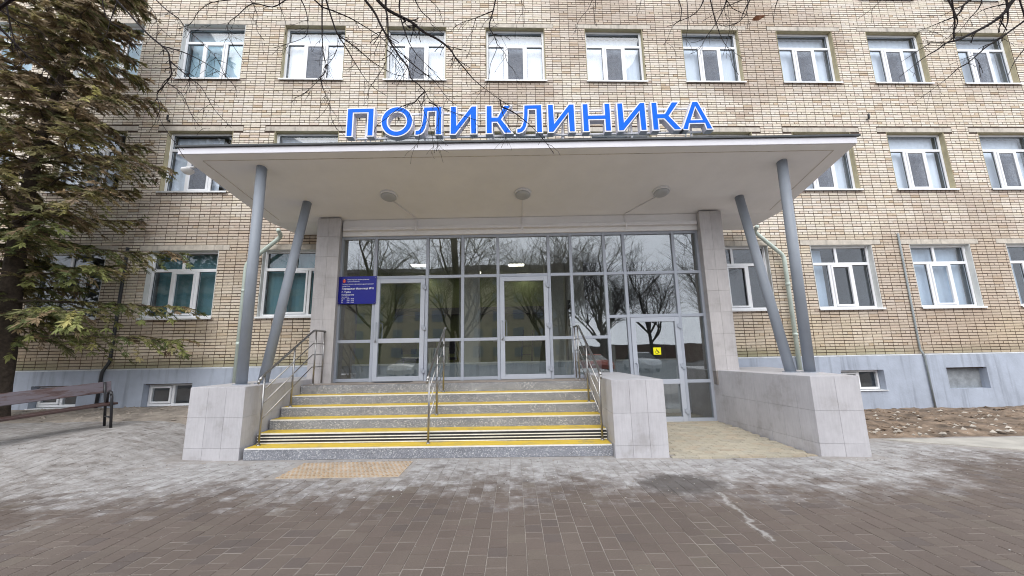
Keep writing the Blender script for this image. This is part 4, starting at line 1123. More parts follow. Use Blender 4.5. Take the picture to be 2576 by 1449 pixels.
c2.build('crest_detail', M['pgold'], pq)

ws = thing('wheelchair_sign', 'yellow square wheelchair sign stuck on the lower right door', 'sign', (2.835, GY-.0265, 1.50))
MB().bbox(0, .165, 0, .002, 0, .155, .0006).build('sticker', M['syellow'], ws)
sy = MB(); Y0, Y1 = -.0015, -.0002
def bar(a, b, w):
    a = Vector((a[0], 0, a[1])); b = Vector((b[0], 0, b[1])); d = (b-a).normalized(); p = Vector((-d.z, 0, d.x))*w/2
    n = len(sy.v); q = [a+p, b+p, b-p, a-p]
    sy.v += [(v.x, Y0, v.z) for v in q] + [(v.x, Y1, v.z) for v in q]; sy.f += [(n, n+1, n+2, n+3), (n, n+4, n+5, n+1), (n+1, n+5, n+6, n+2), (n+2, n+6, n+7, n+3), (n+3, n+7, n+4, n)]; sy.c += [None]*5
for k in range(12):
    t0, t1 = 2*pi*k/12, 2*pi*(k+1)/12
    bar((.072+.0085*cos(t0)*.5, .122+.0085*sin(t0)*.5), (.072+.0085*cos(t1)*.5, .122+.0085*sin(t1)*.5), .010)
bar((.072, .112), (.075, .070), .014); bar((.074, .092), (.104, .090), .009); bar((.075, .071), (.108, .071), .012); bar((.107, .072), (.122, .034), .012); bar((.120, .035), (.134, .038), .009)
for k in range(18):
    t0 = radians(130) + radians(245)*k/18; t1 = radians(130) + radians(245)*(k+1.15)/18
    bar((.072+.036*cos(t0), .056+.036*sin(t0)), (.072+.036*cos(t1), .056+.036*sin(t1)), .008)
sy.build('wheelchair_symbol', M['sblack'], ws)

# ------------------------------------------------------------------ lobby behind the glass
lob = structure(ob('lobby', None))
def inner(name, mat, *q):
    mb = MB(); mb.box(*q); return mb.build(name, mat, lob)
inner('floor', M['lobbyfloor'], -4.6, 1.95, -1.08, 4.6, .90, 1.015)
inner('floor', M['vest'], 1.951, 4.5, -1.08, 2.4, -.05, .085)
inner('back_wall', M['lobbywall'], -4.6, 1.95, 4.6, 4.7, .9, 4.45)
inner('beam', M['vest'], -4.59, 1.95, 4.3, 4.55, 3.05, 3.3)
inner('ceiling_drop', M['lobbywall'], -4.59, 1.95, 4.3, 4.599, 3.301, 4.449)
inner('side_wall', M['lobbywall'], -4.7, -4.6, -1.0, 4.7, .9, 4.45)
inner('partition', M['vest'], 1.955, 2.03, -1.06, 4.7, .0, 3.2)
inner('partition', M['lobbycol'], 1.40, 1.953, 1.8, 2.3, 1.02, 4.45)
inner('back_wall', M['vest'], 2.031, 4.5, 2.4, 2.5, 0, 4.45)
inner('side_wall', M['vest'], 4.5, 4.6, -1.0, 2.5, 0, 4.45)
inner('ceiling', M['lobbyceil'], -4.7, 4.6, -1.055, 4.7, 4.45, 4.55)
def lthing(name, label, cat, parts):
    t = thing(name, label, cat)
    for nm, mat, boxes in parts:
        mb = MB()
        for q in boxes: mb.bbox(*q, .01)
        mb.build(nm, mat, t)
    return t
lthing('lobby_column', 'pale square column inside the lobby between the two main doors', 'column', [('shaft', M['lobbycol'], [(-1.75, -1.20, 1.0, 1.5, 1.015, 4.45)]), ('skirting', M['vest'], [(-1.77, -1.18, .98, 1.52, 1.0155, 1.12)])])
lthing('lobby_column', 'pale square column inside the lobby right of the second door', 'column', [('shaft', M['lobbycol'], [(0.75, 1.30, 1.6, 2.1, 1.015, 4.45)]), ('skirting', M['vest'], [(0.73, 1.32, 1.58, 2.12, 1.0155, 1.12)])])
for i, x in enumerate((-4.0, -3.35, -2.7, -2.05)):
    lthing('waiting_chair', 'navy waiting chair inside the lobby, %s in the row' % ('first from the left', 'second from the left', 'third from the left', 'fourth from the left')[i], 'chair',
           [('seat', M['seat'], [(x, x+.5, 3.2, 3.7, 1.42, 1.50)]), ('backrest', M['seat'], [(x, x+.5, 3.18, 3.25, 1.62, 2.12)]), ('leg', M['steel'], [(x+.03, x+.07, 3.3, 3.34, 1.016, 1.42)]), ('leg', M['steel'], [(x+.43, x+.47, 3.3, 3.34, 1.016, 1.42)])])
lthing('radiator', 'white ribbed radiator inside the lobby behind the left door', 'radiator', [('rib', M['radiator'], [(-2.95+.085*k, -2.95+.085*k+.07, 1.9, 2.0, 1.12, 1.80)]) for k in range(9)])
lthing('counter', 'olive reception counter at the back of the lobby', 'counter', [('front', M['lobbywall'], [(-0.9, 1.0, 3.6, 3.7, 1.016, 2.0)]), ('top', M['lobbycol'], [(-0.95, 1.05, 3.5, 3.9, 2.001, 2.05)])])
sl_ = thing('step_ladder', 'dark step ladder standing inside the lobby behind the second door', 'ladder')
for dx in (0, .38): MB().tube([(-.05+dx, 2.6, 1.02), (.10+dx*.8, 2.95, 2.35)], .018, 6).build('rail', M['iron'], sl_)
for dx in (0, .38): MB().tube([(-.05+dx, 3.35, 1.02), (.10+dx*.8, 2.98, 2.33)], .014, 6).build('rail', M['iron'], sl_)
for k in range(4):
    f = (k+1)/5; MB().box(-.05+.15*f, .33+.09*f, 2.58+.35*f, 2.70+.35*f, 1.02+1.33*f-.012, 1.02+1.33*f+.012).build('tread', M['iron'], sl_)
for i, (x, y) in enumerate(((-3.2, 2.2), (-1.6, 3.4), (-3.4, 3.9), (-.1, 2.4), (.2, 3.9))):
    t = thing('ceiling_panel', ('lit ceiling panel in the lobby above the left door', 'lit ceiling panel deep in the lobby behind the pale column', 'lit ceiling panel deep in the lobby at the left', 'lit ceiling panel in the lobby above the second door', 'lit ceiling panel deep in the lobby behind the second door', 'lit ceiling panel in the lobby near the right pale column')[i], 'light', group='lit lobby panels')
    MB().bbox(x-.27, x+.27, y-.17, y+.17, 4.425, 4.449, .004).build('frame', M['lampw'], t); MB().box(x-.245, x+.245, y-.14, y+.14, 4.415, 4.4245).build('diffuser', M['panel'], t)
nt_ = thing('floor_index', 'dark vertical floor index board with the numbers four to one inside the lobby', 'sign')
MB().bbox(1.42, 1.58, 1.77, 1.79, 2.35, 3.15, .004).build('board', M['sticker'], nt_)
for k, ch in enumerate('4321'):
    o = ob('numeral', text_mesh(ch, .17, M['ptext'], 'numeral', off=.003), nt_, (1.46, 1.766, 2.98-.19*k)); o.rotation_euler = (pi/2, 0, 0)

# ------------------------------------------------------------------ rooftop sign
from mathutils.geometry import tessellate_polygon
def inset(poly, d):
    n = len(poly); out = []
    for i in range(n):
        p0, p1, p2 = Vector(poly[i-1]), Vector(poly[i]), Vector(poly[(i+1) % n])
        e1 = (p1-p0).normalized(); e2 = (p2-p1).normalized()
        n1 = Vector((-e1.y, e1.x)); n2 = Vector((-e2.y, e2.x))
        k = 1 + n1.dot(n2)
        m = (n1+n2)/max(k, 0.35)
        out.append(tuple(p1 + m*d))
    return out
def letter_solid(loops, y0, y1):
    mb = MB()
    flat = [p for l in loops for p in l]
    tris = tessellate_polygon([[Vector((x, z, 0)) for x, z in l] for l in loops])
    n = len(flat)
    mb.v = [(x, y0, z) for x, z in flat] + [(x, y1, z) for x, z in flat]
    for t in tris:
        a, b, c = [Vector(flat[i]) for i in t]
        ccw = (b-a).cross(c-a) > 0
        t = tuple(t) if ccw else tuple(reversed(t))
        mb.f.append(t); mb.c.append(None); mb.f.append(tuple(n+i for i in reversed(t))); mb.c.append(None)
    o = 0
    for l in loops:
        k = len(l)
        for i in range(k):
            a, b = o+i, o+(i+1) % k
            mb.f.append((b, a, n+a, n+b)); mb.c.append(None)
        o += k
    return mb
def ell(cx, cz, rx, rz, n=40, cw=False):
    q = [(cx+rx*cos(2*pi*i/n), cz+rz*sin(2*pi*i/n)) for i in range(n)]
    return q[::-1] if cw else q
LH, LS = 0.612, 0.140
def glyph(ch, w):
    h, s = LH, LS
    if ch == 'П': return [[(0,0),(s,0),(s,h-s*.85),(w-s,h-s*.85),(w-s,0),(w,0),(w,h),(0,h)]]
    if ch == 'О': return [ell(w/2, h/2, w/2, h*.53), ell(w/2, h/2, w/2-s, h*.53-s*.95, 40, True)]
    if ch == 'Л': return [[(w-s,0),(w,0),(w,h),(.28*w,h),(.262*w,.62*h),(.235*w,.40*h),(.19*w,.27*h),(.13*w,.205*h),(0,.19*h),(-.02*w,.01*h),(.10*w,-.01*h),(.23*w,.025*h),(.33*w,.10*h),(.41*w,.24*h),(.455*w,.42*h),(.48*w,.62*h),(.487*w,h-s*.85),(w-s,h-s*.85)]]
    if ch == 'И': return [[(0,0),(s*.85,0),(w-s,h*.64),(w-s,0),(w,0),(w,h),(w-s*.85,h),(s,h*.36),(s,h),(0,h)]]
    if ch == 'К': return [[(0,0),(s,0),(s,.385*h),(.40*w,.385*h),(w-1.30*s,0),(w,0),(.60*w,.50*h),(.97*w,h),(.97*w-1.25*s,h),(.42*w,.60*h),(s,.60*h),(s,h),(0,h)]]
    if ch == 'Н': return [[(0,0),(s,0),(s,.405*h),(w-s,.405*h),(w-s,0),(w,0),(w,h),(w-s,h),(w-s,.60*h),(s,.60*h),(s,h),(0,h)]]
    if ch == 'А': return [[(0,0),(1.05*s,0),(.285*w,.205*h),(.715*w,.205*h),(w-1.05*s,0),(w,0),(.60*w,h),(.40*w,h)], [(.36*w,.37*h),(.5*w,.755*h),(.64*w,.37*h)]]
sign = thing('rooftop_sign', 'large blue Cyrillic letters on a white frame above the canopy', 'sign')
spans = [('П',112,290),('О',330,537),('Л',548,722),('И',768,943),('К',995,1172),('Л',1188,1357),('И',1385,1563),('Н',1605,1790),('И',1825,2012),('К',2042,2238),('А',2222,2428)]
for ch, a, b in spans:
    xa = -3.362+(a-112)*.003035; wd = (b-a)*.003035
    loops = glyph(ch, wd)
    lt_ = letter_solid(loops, -.055, .08).build('letter', M['lside'], sign, False, (xa, -2.95, 5.705))
    letter_solid(loops, -.0585, -.0555).build('rim', M['lwhite'], lt_)
    letter_solid([inset(l, .024) for l in loops], -.0625, -.059).build('face', M['blue'], lt_)
for z, x0, x1 in ((5.755, -3.2, 3.5), (6.26, -3.2, 3.62)):
    MB().bbox(x0, x1, -2.868, -2.835, z-.017, z+.017, .003).build('frame_rail', M['lwhite'], sign)
for x in (-3.05, -1.88, -.55, .82, 2.16, 3.32):
    MB().bbox(x-.016, x+.016, -2.834, -2.80, 5.23, 6.285, .003).build('frame_post', M['lwhite'], sign)
    MB().tube([(x, -2.82, 6.22), (x+.02, -2.1, 5.06)], .013, 6).build('brace', M['lwhite'], sign)
MB().bbox(3.60, 3.63, -2.87, -2.834, 5.72, 6.242, .003).build('frame_post', M['lwhite'], sign)

# small white flood lamp on the canopy corner
fl = thing('flood_lamp', 'small white flood lamp under the left corner of the canopy', 'lamp', (-6.26, -3.05, 5.09))
MB().lathe([(.05, .02), (.10, -.01), (.10, -.05), (.06, -.09), (.01, -.10)], 0, 0, 16).build('shade', M['lampw'], fl, True); MB().bbox(-.02, .13, -.02, .02, .02, .05, .004).build('bracket', M['lampw'], fl)

# ------------------------------------------------------------------ bench
bench = thing('park_bench', 'worn brown wooden bench with black tube frame in front of the evergreen', 'bench', (-7.52, -2.42, 0.395))
bench.rotation_euler = (Matrix.Rotation(radians(239), 4, 'Z') @ Matrix.Rotation(radians(5.0), 4, 'Y')).to_euler()
BL = 1.95
for k, y in enumerate((-.36, -.235, -.11)):
    MB().bbox(-.03, BL+.03, y, y+.115, .395, .432, .006).build('seat_plank', M['wood2'], bench)
Mb = Matrix.Translation((0, -.43, .60)) @ Matrix.Rotation(radians(9), 4, 'X')
MB().bbox(-.03, BL+.03, -.018, .018, 0, .205, .006, None, Mb).build('back_plank', M['wood'], bench)
for x in (.06, BL-.06):
    fr = MB()
    fr.tube(arc([(x, .02, -.02), (x, .03, .50), (x, .0, .64), (x, -.19, .64), (x, -.27, .40)], 5, .09), .021, 10)
    fr.build('arm_frame', M['iron'], bench, True)
    MB().tube([(x, -.36, -.02), (x, -.35, .38), (x, -.40, .60), (x, -.435, .80)], .021, 10).build('leg', M['iron'], bench, True)
    MB().tube([(x, -.358, .18), (x, .024, .18)], .014, 8).build('stretcher', M['iron'], bench, True)
    MB().bbox(x-.018, x+.018, -.37, .02, .372, .394, .003).build('seat_bearer', M['iron'], bench)

# ------------------------------------------------------------------ evergreen (thuja) on the left
tr = random.Random(23)
TB = Vector((-10.78, -1.75, 0.33))
tree = thing('evergreen_tree', 'brown-green evergreen tree with drooping sprays at the left edge', 'tree', tuple(TB))
def axis(z):
    t = z/11.5
    return Vector((-0.30*smooth01(0, 4, z) + .55*smooth01(4.5, 9.5, z), 0.10*sin(z*.5), z))
tk = MB()
pts = [axis(z) for z in [0.0, .12, .35, .8] + [1.4+.6*i for i in range(17)]]
rads = [.30, .265, .235, .215] + [max(.025, .20-.0135*i) for i in range(17)]
pts[0].z = -.1
tk.tube(pts, rads, 18)
tk2 = []
for i, v in enumerate(tk.v):
    vv = Vector(v); k = 1+.09*noise.noise(Vector((vv.x*9, vv.y*9, vv.z*2.5)))+.04*noise.noise(Vector((vv.x*25, vv.y*25, vv.z*6))); c = axis(max(0, vv.z)); d = vv-c; tk2.append(tuple(c+Vector((d.x*k, d.y*k, d.z))))
tk.v = tk2
trunk = tk.build('trunk', M['bark'], tree, True)
bark2 = MB(); leaves = MB()
LC = [(0.175, 0.16, 0.075), (0.21, 0.18, 0.09), (0.13, 0.13, 0.06), (0.22, 0.165, 0.10), (0.25, 0.20, 0.12), (0.11, 0.115, 0.055), (0.27, 0.25, 0.10), (0.17, 0.13, 0.09)]
LWm = [4, 4, 3, 2.2, 1.6, 2.5, 1.0, 1.6]
def spray(p, d, size, hue):
    """flat fan of small scale leaves hanging along d"""
    side = d.cross(Vector((tr.uniform(-.4, .4), tr.uniform(-.4, .4), 1))).normalized()
    up = side.cross(d)
    n = tr.choice((5, 6, 7))
    for k in range(n):
        a = (k-(n-1)/2)/(n-1)*1.5 + tr.uniform(-.15, .15)
        dd = (d*cos(a) + side*sin(a)*.9 + up*tr.uniform(-.25, .25)).normalized()
        L = size*tr.uniform(.7, 1.15)*(1-.25*abs(a)); w = size*tr.uniform(.07, .12)
        s2 = (dd.cross(up)).normalized()*w
        q0 = p; q1 = p+dd*L*.55+s2; q2 = p+dd*L; q3 = p+dd*L*.5-s2
        f = tr.uniform(1.1, 2.2)
        leaves.quad(q0, q1, q2, q3, tuple(c*f for c in hue))
zb = 1.75; nb = 0
while zb < 11.2:
    az = nb*2.39996+tr.uniform(-.25, .25); nb += 1
    zz = zb
    base = axis(zz)
    Lm = 3.25*smooth01(1.0, 2.4, zz+.6)*(1-.45*smooth01(5.0, 7.4, zz))*(1-.35*smooth01(7, 10.5, zz))
    L = Lm*tr.uniform(.72, 1.05)
    dirh = Vector((cos(az), sin(az), 0))
    # keep clear of the wall behind
    if dirh.y > 0: L = min(L, (1.05)/max(.12, dirh.y)) if dirh.y > .3 else min(L, 3.2)
    if dirh.x < -.35: L *= .75
    rise = tr.uniform(.05, .42); droop = tr.uniform(.35, .70)
    if zz < 2.6: rise, droop = .10, .40
    path = []
    m = 12
    for i in range(m+1):
        t = i/m; r = L*t
        wob = .10*noise.noise(Vector((nb*3.1, t*3, 0)))*L
        perp = Vector((-dirh.y, dirh.x, 0))
        p = base + dirh*r + perp*wob + Vector((0, 0, rise*L*t - droop*L*t*t*.55 + (.18*L*t*t*t if zz > 3 else .1*L*t**3)))
        path.append(p)
    bark2.tube(path, [max(.004, .036*(1-t/m)*L/3+.004) for t in range(m+1)], 5, False)
    nbl = int(16 + 12*L)
    for q in range(nbl):
        t = .06 + .94*(q+tr.random())/nbl
        i = min(m-1, int(t*m)); p = path[i].lerp(path[i+1], t*m-i)
        tan = (path[i+1]-path[i]).normalized()
        sg = 1 if q % 2 else -1
        perp = Vector((-tan.y, tan.x, 0)).normalized()*sg
        bd = (tan*tr.uniform(.5, 1.0) + perp*tr.uniform(.35, 1.0) + Vector((0, 0, tr.uniform(-.55, .5)))).normalized()
        bl_ = tr.uniform(.30, .62)*(1.15-.55*t)*min(1.2, L/2.2)
        hue = tr.choices(LC, LWm)[0]
        if zz < 4.2 and tr.random() < .5: hue = tr.choice(((0.135, 0.15, 0.055), (0.18, 0.19, 0.07), (0.10, 0.12, 0.05)))
        if zz > 6 and tr.random() < .45: hue = tr.choice(((0.21, 0.165, 0.11), (0.18, 0.145, 0.10)))
        npt = 5; last = p
        bp_ = [p]
        for k in range(1, npt+1):
            s = k/npt
            bp_.append(p + bd*bl_*s + Vector((0, 0, -.40*bl_*s*s)))
        bark2.tube(bp_, [.005, .004, .0035, .003, .0025, .002], 3, False)
        for k in range(1, npt+1):
            d = (bp_[k]-bp_[k-1]).normalized()
            for sgn in (-1, 1, -1, 1):
                sd_ = Vector((-d.y, d.x, 0)).normalized()*sgn
                dd = (d*.8 + sd_*.7 + Vector((0, 0, tr.uniform(-.5, .1)))).normalized()
                spray(bp_[k-1].lerp(bp_[k], tr.random()), dd, tr.uniform(.06, .11), hue)
        spray(bp_[-1], (bp_[-1]-bp_[-2]).normalized(), .2, hue)
    zb += tr.uniform(.07, .125)
# nothing grows into the wall
stuff(bark2.build('branches', M['bark'], tree))
wl = -TB.y
keep = MB()
for i, f in enumerate(leaves.f):
    ys_ = [leaves.v[j][1] for j in f]; xs_ = [leaves.v[j][0] for j in f]
    if max(ys_) + TB.y < (TB.x+xs_[0])*math.tan(TH) - .10:
        n = len(keep.v); keep.v += [leaves.v[j] for j in f]; keep.f.append((n, n+1, n+2, n+3)); keep.c.append(leaves.c[i])
stuff(keep.build('crown', M['foliage'], tree))

# ------------------------------------------------------------------ bare limes overhanging the picture
LIME_TWIGS=[(0.0120,[[-5.83,-5.0,6.68],[-5.41,-5.11,6.25],[-5.01,-5.24,5.85],[-4.71,-5.33,5.59],[-4.55,-5.39,5.43],[-4.47,-5.43,5.24],[-4.4,-5.46,5.08],[-4.43,-5.47,4.95],[-4.54,-5.46,4.79],[-4.43,-5.51,4.59],[-4.39,-5.54,4.44],[-4.26,-5.59,4.26],[-4.04,-5.68,4.03],[-3.78,-5.79,3.75]]),
(0.0070,[[-4.71,-5.33,5.59],[-4.32,-5.45,5.39],[-4.0,-5.54,5.19],[-3.8,-5.6,5.04],[-3.59,-5.65,4.89],[-3.39,-5.71,4.68]]),
(0.0070,[[-4.48,-5.42,5.28],[-4.17,-5.53,5.01],[-3.89,-5.62,4.78],[-3.76,-5.67,4.63],[-3.55,-5.75,4.35],[-3.27,-5.83,4.07]]),
(0.0070,[[-5.81,-5.0,6.64],[-5.81,-5.04,6.29],[-5.78,-5.08,6.02],[-5.86,-5.08,5.93]]),
(0.0050,[[-5.77,-5.05,6.24],[-5.4,-5.14,5.97],[-5.23,-5.2,5.71],[-5.07,-5.26,5.52]]),
(0.0070,[[-5.08,-5.16,6.49],[-4.81,-5.25,6.22],[-4.54,-5.33,5.99],[-4.38,-5.39,5.79],[-4.1,-5.48,5.53],[-3.87,-5.55,5.29],[-3.72,-5.6,5.12],[-3.54,-5.67,4.83]]),
(0.0050,[[-5.32,-5.1,6.56],[-5.02,-5.2,6.23],[-4.9,-5.25,5.99],[-4.6,-5.35,5.7]]),
(0.0050,[[-4.43,-5.47,4.94],[-4.12,-5.58,4.7],[-3.88,-5.68,4.36],[-3.7,-5.75,4.15]]),
(0.0050,[[-3.81,-5.43,6.16],[-4.08,-5.4,6.16],[-4.24,-5.39,6.04],[-4.33,-5.39,5.85],[-4.54,-5.35,5.82]]),
(0.0070,[[-3.14,-5.36,6.22],[-3.26,-5.42,6.05],[-3.5,-5.45,6.08],[-3.64,-5.48,5.88],[-3.73,-5.5,5.75],[-3.7,-5.53,5.57],[-3.59,-5.57,5.36],[-3.39,-5.63,5.09]]),
(0.0050,[[-3.51,-5.44,6.1],[-3.4,-5.48,5.88],[-3.36,-5.52,5.63],[-3.23,-5.54,5.44]]),
(0.0050,[[-3.19,-5.4,6.11],[-3.06,-5.43,5.8],[-3.02,-5.47,5.59]]),
(0.0070,[[-2.97,-5.3,6.28],[-2.87,-5.32,6.05],[-2.8,-5.38,5.68],[-2.89,-5.45,5.51],[-3.11,-5.55,5.32]]),
(0.0070,[[-2.75,-5.2,6.38],[-2.67,-5.29,5.86],[-2.59,-5.36,5.44],[-2.51,-5.4,5.16],[-2.54,-5.45,4.98],[-2.65,-5.58,4.67],[-2.74,-5.65,4.55]]),
(0.0050,[[-2.54,-5.45,4.98],[-2.49,-5.47,4.81],[-2.37,-5.5,4.52]]),
(0.0160,[[-8.06,-4.59,6.67],[-7.91,-4.53,6.5],[-7.71,-4.46,6.28],[-7.51,-4.4,6.12],[-7.27,-4.36,5.87],[-6.94,-4.34,5.62],[-6.59,-4.35,5.48]]),
(0.0110,[[-8.13,-4.56,7.21],[-7.99,-4.54,6.78],[-7.86,-4.51,6.41],[-7.76,-4.49,6.21],[-7.67,-4.45,6.15]]),
(0.0110,[[-8.13,-4.59,7.0],[-7.93,-4.5,6.86],[-7.74,-4.43,6.82],[-7.54,-4.39,6.63],[-7.23,-4.35,6.23]]),
(0.0200,[[-2.0,-5.18,6.39],[-1.88,-5.18,6.25],[-1.72,-5.19,6.13],[-1.52,-5.21,6.0],[-1.34,-5.25,5.8],[-1.13,-5.31,5.62],[-0.96,-5.38,5.41],[-0.88,-5.43,5.24],[-0.76,-5.5,5.03],[-0.64,-5.57,4.82],[-0.5,-5.66,4.62],[-0.32,-5.77,4.39],[-0.2,-5.83,4.26]]),
(0.0070,[[-0.32,-5.77,4.39],[-0.29,-5.82,4.18],[-0.2,-5.91,3.91]]),
(0.0070,[[-0.3,-5.8,4.28],[-0.17,-5.87,4.16],[-0.02,-5.95,3.97],[0.12,-6.04,3.74],[0.22,-6.11,3.53]]),
(0.0150,[[-2.15,-5.21,6.35],[-2.01,-5.22,6.14],[-1.92,-5.24,5.94],[-1.81,-5.27,5.72],[-1.74,-5.29,5.58],[-1.61,-5.32,5.36],[-1.5,-5.35,5.19],[-1.45,-5.38,5.01],[-1.34,-5.41,4.89],[-1.25,-5.44,4.77],[-1.18,-5.48,4.62],[-1.07,-5.52,4.51],[-0.86,-5.6,4.36],[-0.53,-5.74,4.14]]),
(0.0130,[[-1.88,-5.18,6.25],[-1.83,-5.22,6.02],[-1.8,-5.26,5.76],[-1.74,-5.28,5.62],[-1.56,-5.31,5.38],[-1.49,-5.35,5.17]]),
(0.0110,[[-2.59,-5.38,6.18],[-2.49,-5.41,5.89],[-2.39,-5.43,5.63],[-2.26,-5.44,5.41],[-2.13,-5.45,5.18],[-1.99,-5.46,4.95],[-1.89,-5.46,4.83],[-1.72,-5.46,4.71]]),
(0.0090,[[-2.61,-5.42,6.03],[-2.5,-5.38,6.02],[-2.28,-5.33,5.95],[-2.08,-5.29,5.84],[-1.88,-5.29,5.69],[-1.68,-5.31,5.42],[-1.54,-5.34,5.25],[-1.33,-5.38,5.06],[-1.18,-5.41,5.02]]),
(0.0090,[[-1.67,-5.19,6.09],[-1.6,-5.23,5.86],[-1.51,-5.28,5.6],[-1.4,-5.32,5.4],[-1.25,-5.36,5.2],[-1.11,-5.41,5.04]]),
(0.0040,[[-1.25,-5.36,5.2],[-1.04,-5.45,4.9]]),
(0.0070,[[-2.38,-5.43,5.61],[-2.14,-5.4,5.43],[-1.94,-5.38,5.25],[-1.75,-5.38,5.12],[-1.62,-5.38,5.05],[-1.51,-5.37,5.07]]),
(0.0070,[[-1.49,-5.14,6.41],[-1.39,-5.19,6.18],[-1.26,-5.23,6.01],[-1.23,-5.25,5.9],[-1.07,-5.3,5.72]]),
(0.0040,[[-1.28,-5.17,6.38],[-1.15,-5.22,6.18],[-1.06,-5.28,5.86]]),
(0.0090,[[-0.37,-5.43,6.08],[-0.4,-5.45,5.89],[-0.45,-5.48,5.64],[-0.4,-5.52,5.48],[-0.35,-5.58,5.28],[-0.38,-5.59,5.14],[-0.43,-5.61,4.99],[-0.45,-5.64,4.8],[-0.5,-5.68,4.51]]),
(0.0070,[[-0.4,-5.45,5.89],[-0.63,-5.39,5.85],[-0.81,-5.34,5.84],[-0.93,-5.33,5.76]]),
(0.0040,[[-0.63,-5.39,5.85],[-0.68,-5.43,5.54],[-0.69,-5.47,5.33],[-0.74,-5.48,5.18]]),
(0.0040,[[-0.35,-5.58,5.28],[-0.26,-5.64,5.1],[-0.23,-5.68,4.94],[-0.17,-5.72,4.83]]),
(0.0040,[[-0.4,-5.52,5.48],[-0.26,-5.59,5.38],[-0.19,-5.63,5.29]]),
(0.0040,[[-0.04,-5.54,5.94],[-0.03,-5.59,5.71],[-0.03,-5.64,5.46]]),
(0.0070,[[-2.63,-5.4,6.16],[-2.55,-5.49,5.65],[-2.47,-5.57,5.2],[-2.4,-5.59,5.0],[-2.43,-5.65,4.82]]),
(0.0040,[[-2.43,-5.66,4.8],[-2.38,-5.68,4.65],[-2.28,-5.69,4.46],[-2.23,-5.73,4.23],[-2.15,-5.74,4.08]]),
(0.0040,[[-1.79,-5.31,5.48],[-1.78,-5.35,5.27],[-1.85,-5.41,5.03],[-1.92,-5.47,4.81],[-1.93,-5.52,4.64]]),
(0.0070,[[-1.25,-5.44,4.77],[-1.33,-5.45,4.67],[-1.38,-5.47,4.59],[-1.52,-5.47,4.55],[-1.68,-5.53,4.35],[-1.77,-5.57,4.24],[-1.79,-5.6,4.12]]),
(0.0040,[[-1.25,-5.46,4.7],[-1.27,-5.49,4.52],[-1.26,-5.55,4.21],[-1.28,-5.61,3.92]]),
(0.0070,[[-1.18,-5.49,4.58],[-1.06,-5.53,4.47],[-1.05,-5.58,4.23],[-1.04,-5.64,3.95],[-1.05,-5.66,3.84]]),
(0.0040,[[-1.33,-5.46,4.65],[-1.21,-5.52,4.38],[-1.14,-5.57,4.18],[-1.07,-5.66,3.82]]),
(0.0070,[[-1.56,-5.31,5.38],[-1.39,-5.36,5.18],[-1.18,-5.42,4.96],[-1.08,-5.46,4.82],[-0.96,-5.52,4.61],[-0.84,-5.58,4.47]]),
(0.0070,[[-1.79,-5.31,5.48],[-1.71,-5.32,5.4],[-1.57,-5.35,5.17],[-1.53,-5.4,4.94]]),
(0.0040,[[-2.37,-5.44,5.55],[-2.35,-5.48,5.35],[-2.37,-5.54,5.16],[-2.42,-5.61,4.98]]),
(0.0040,[[-1.9,-5.3,5.62],[-1.93,-5.35,5.41],[-1.92,-5.38,5.26]])]
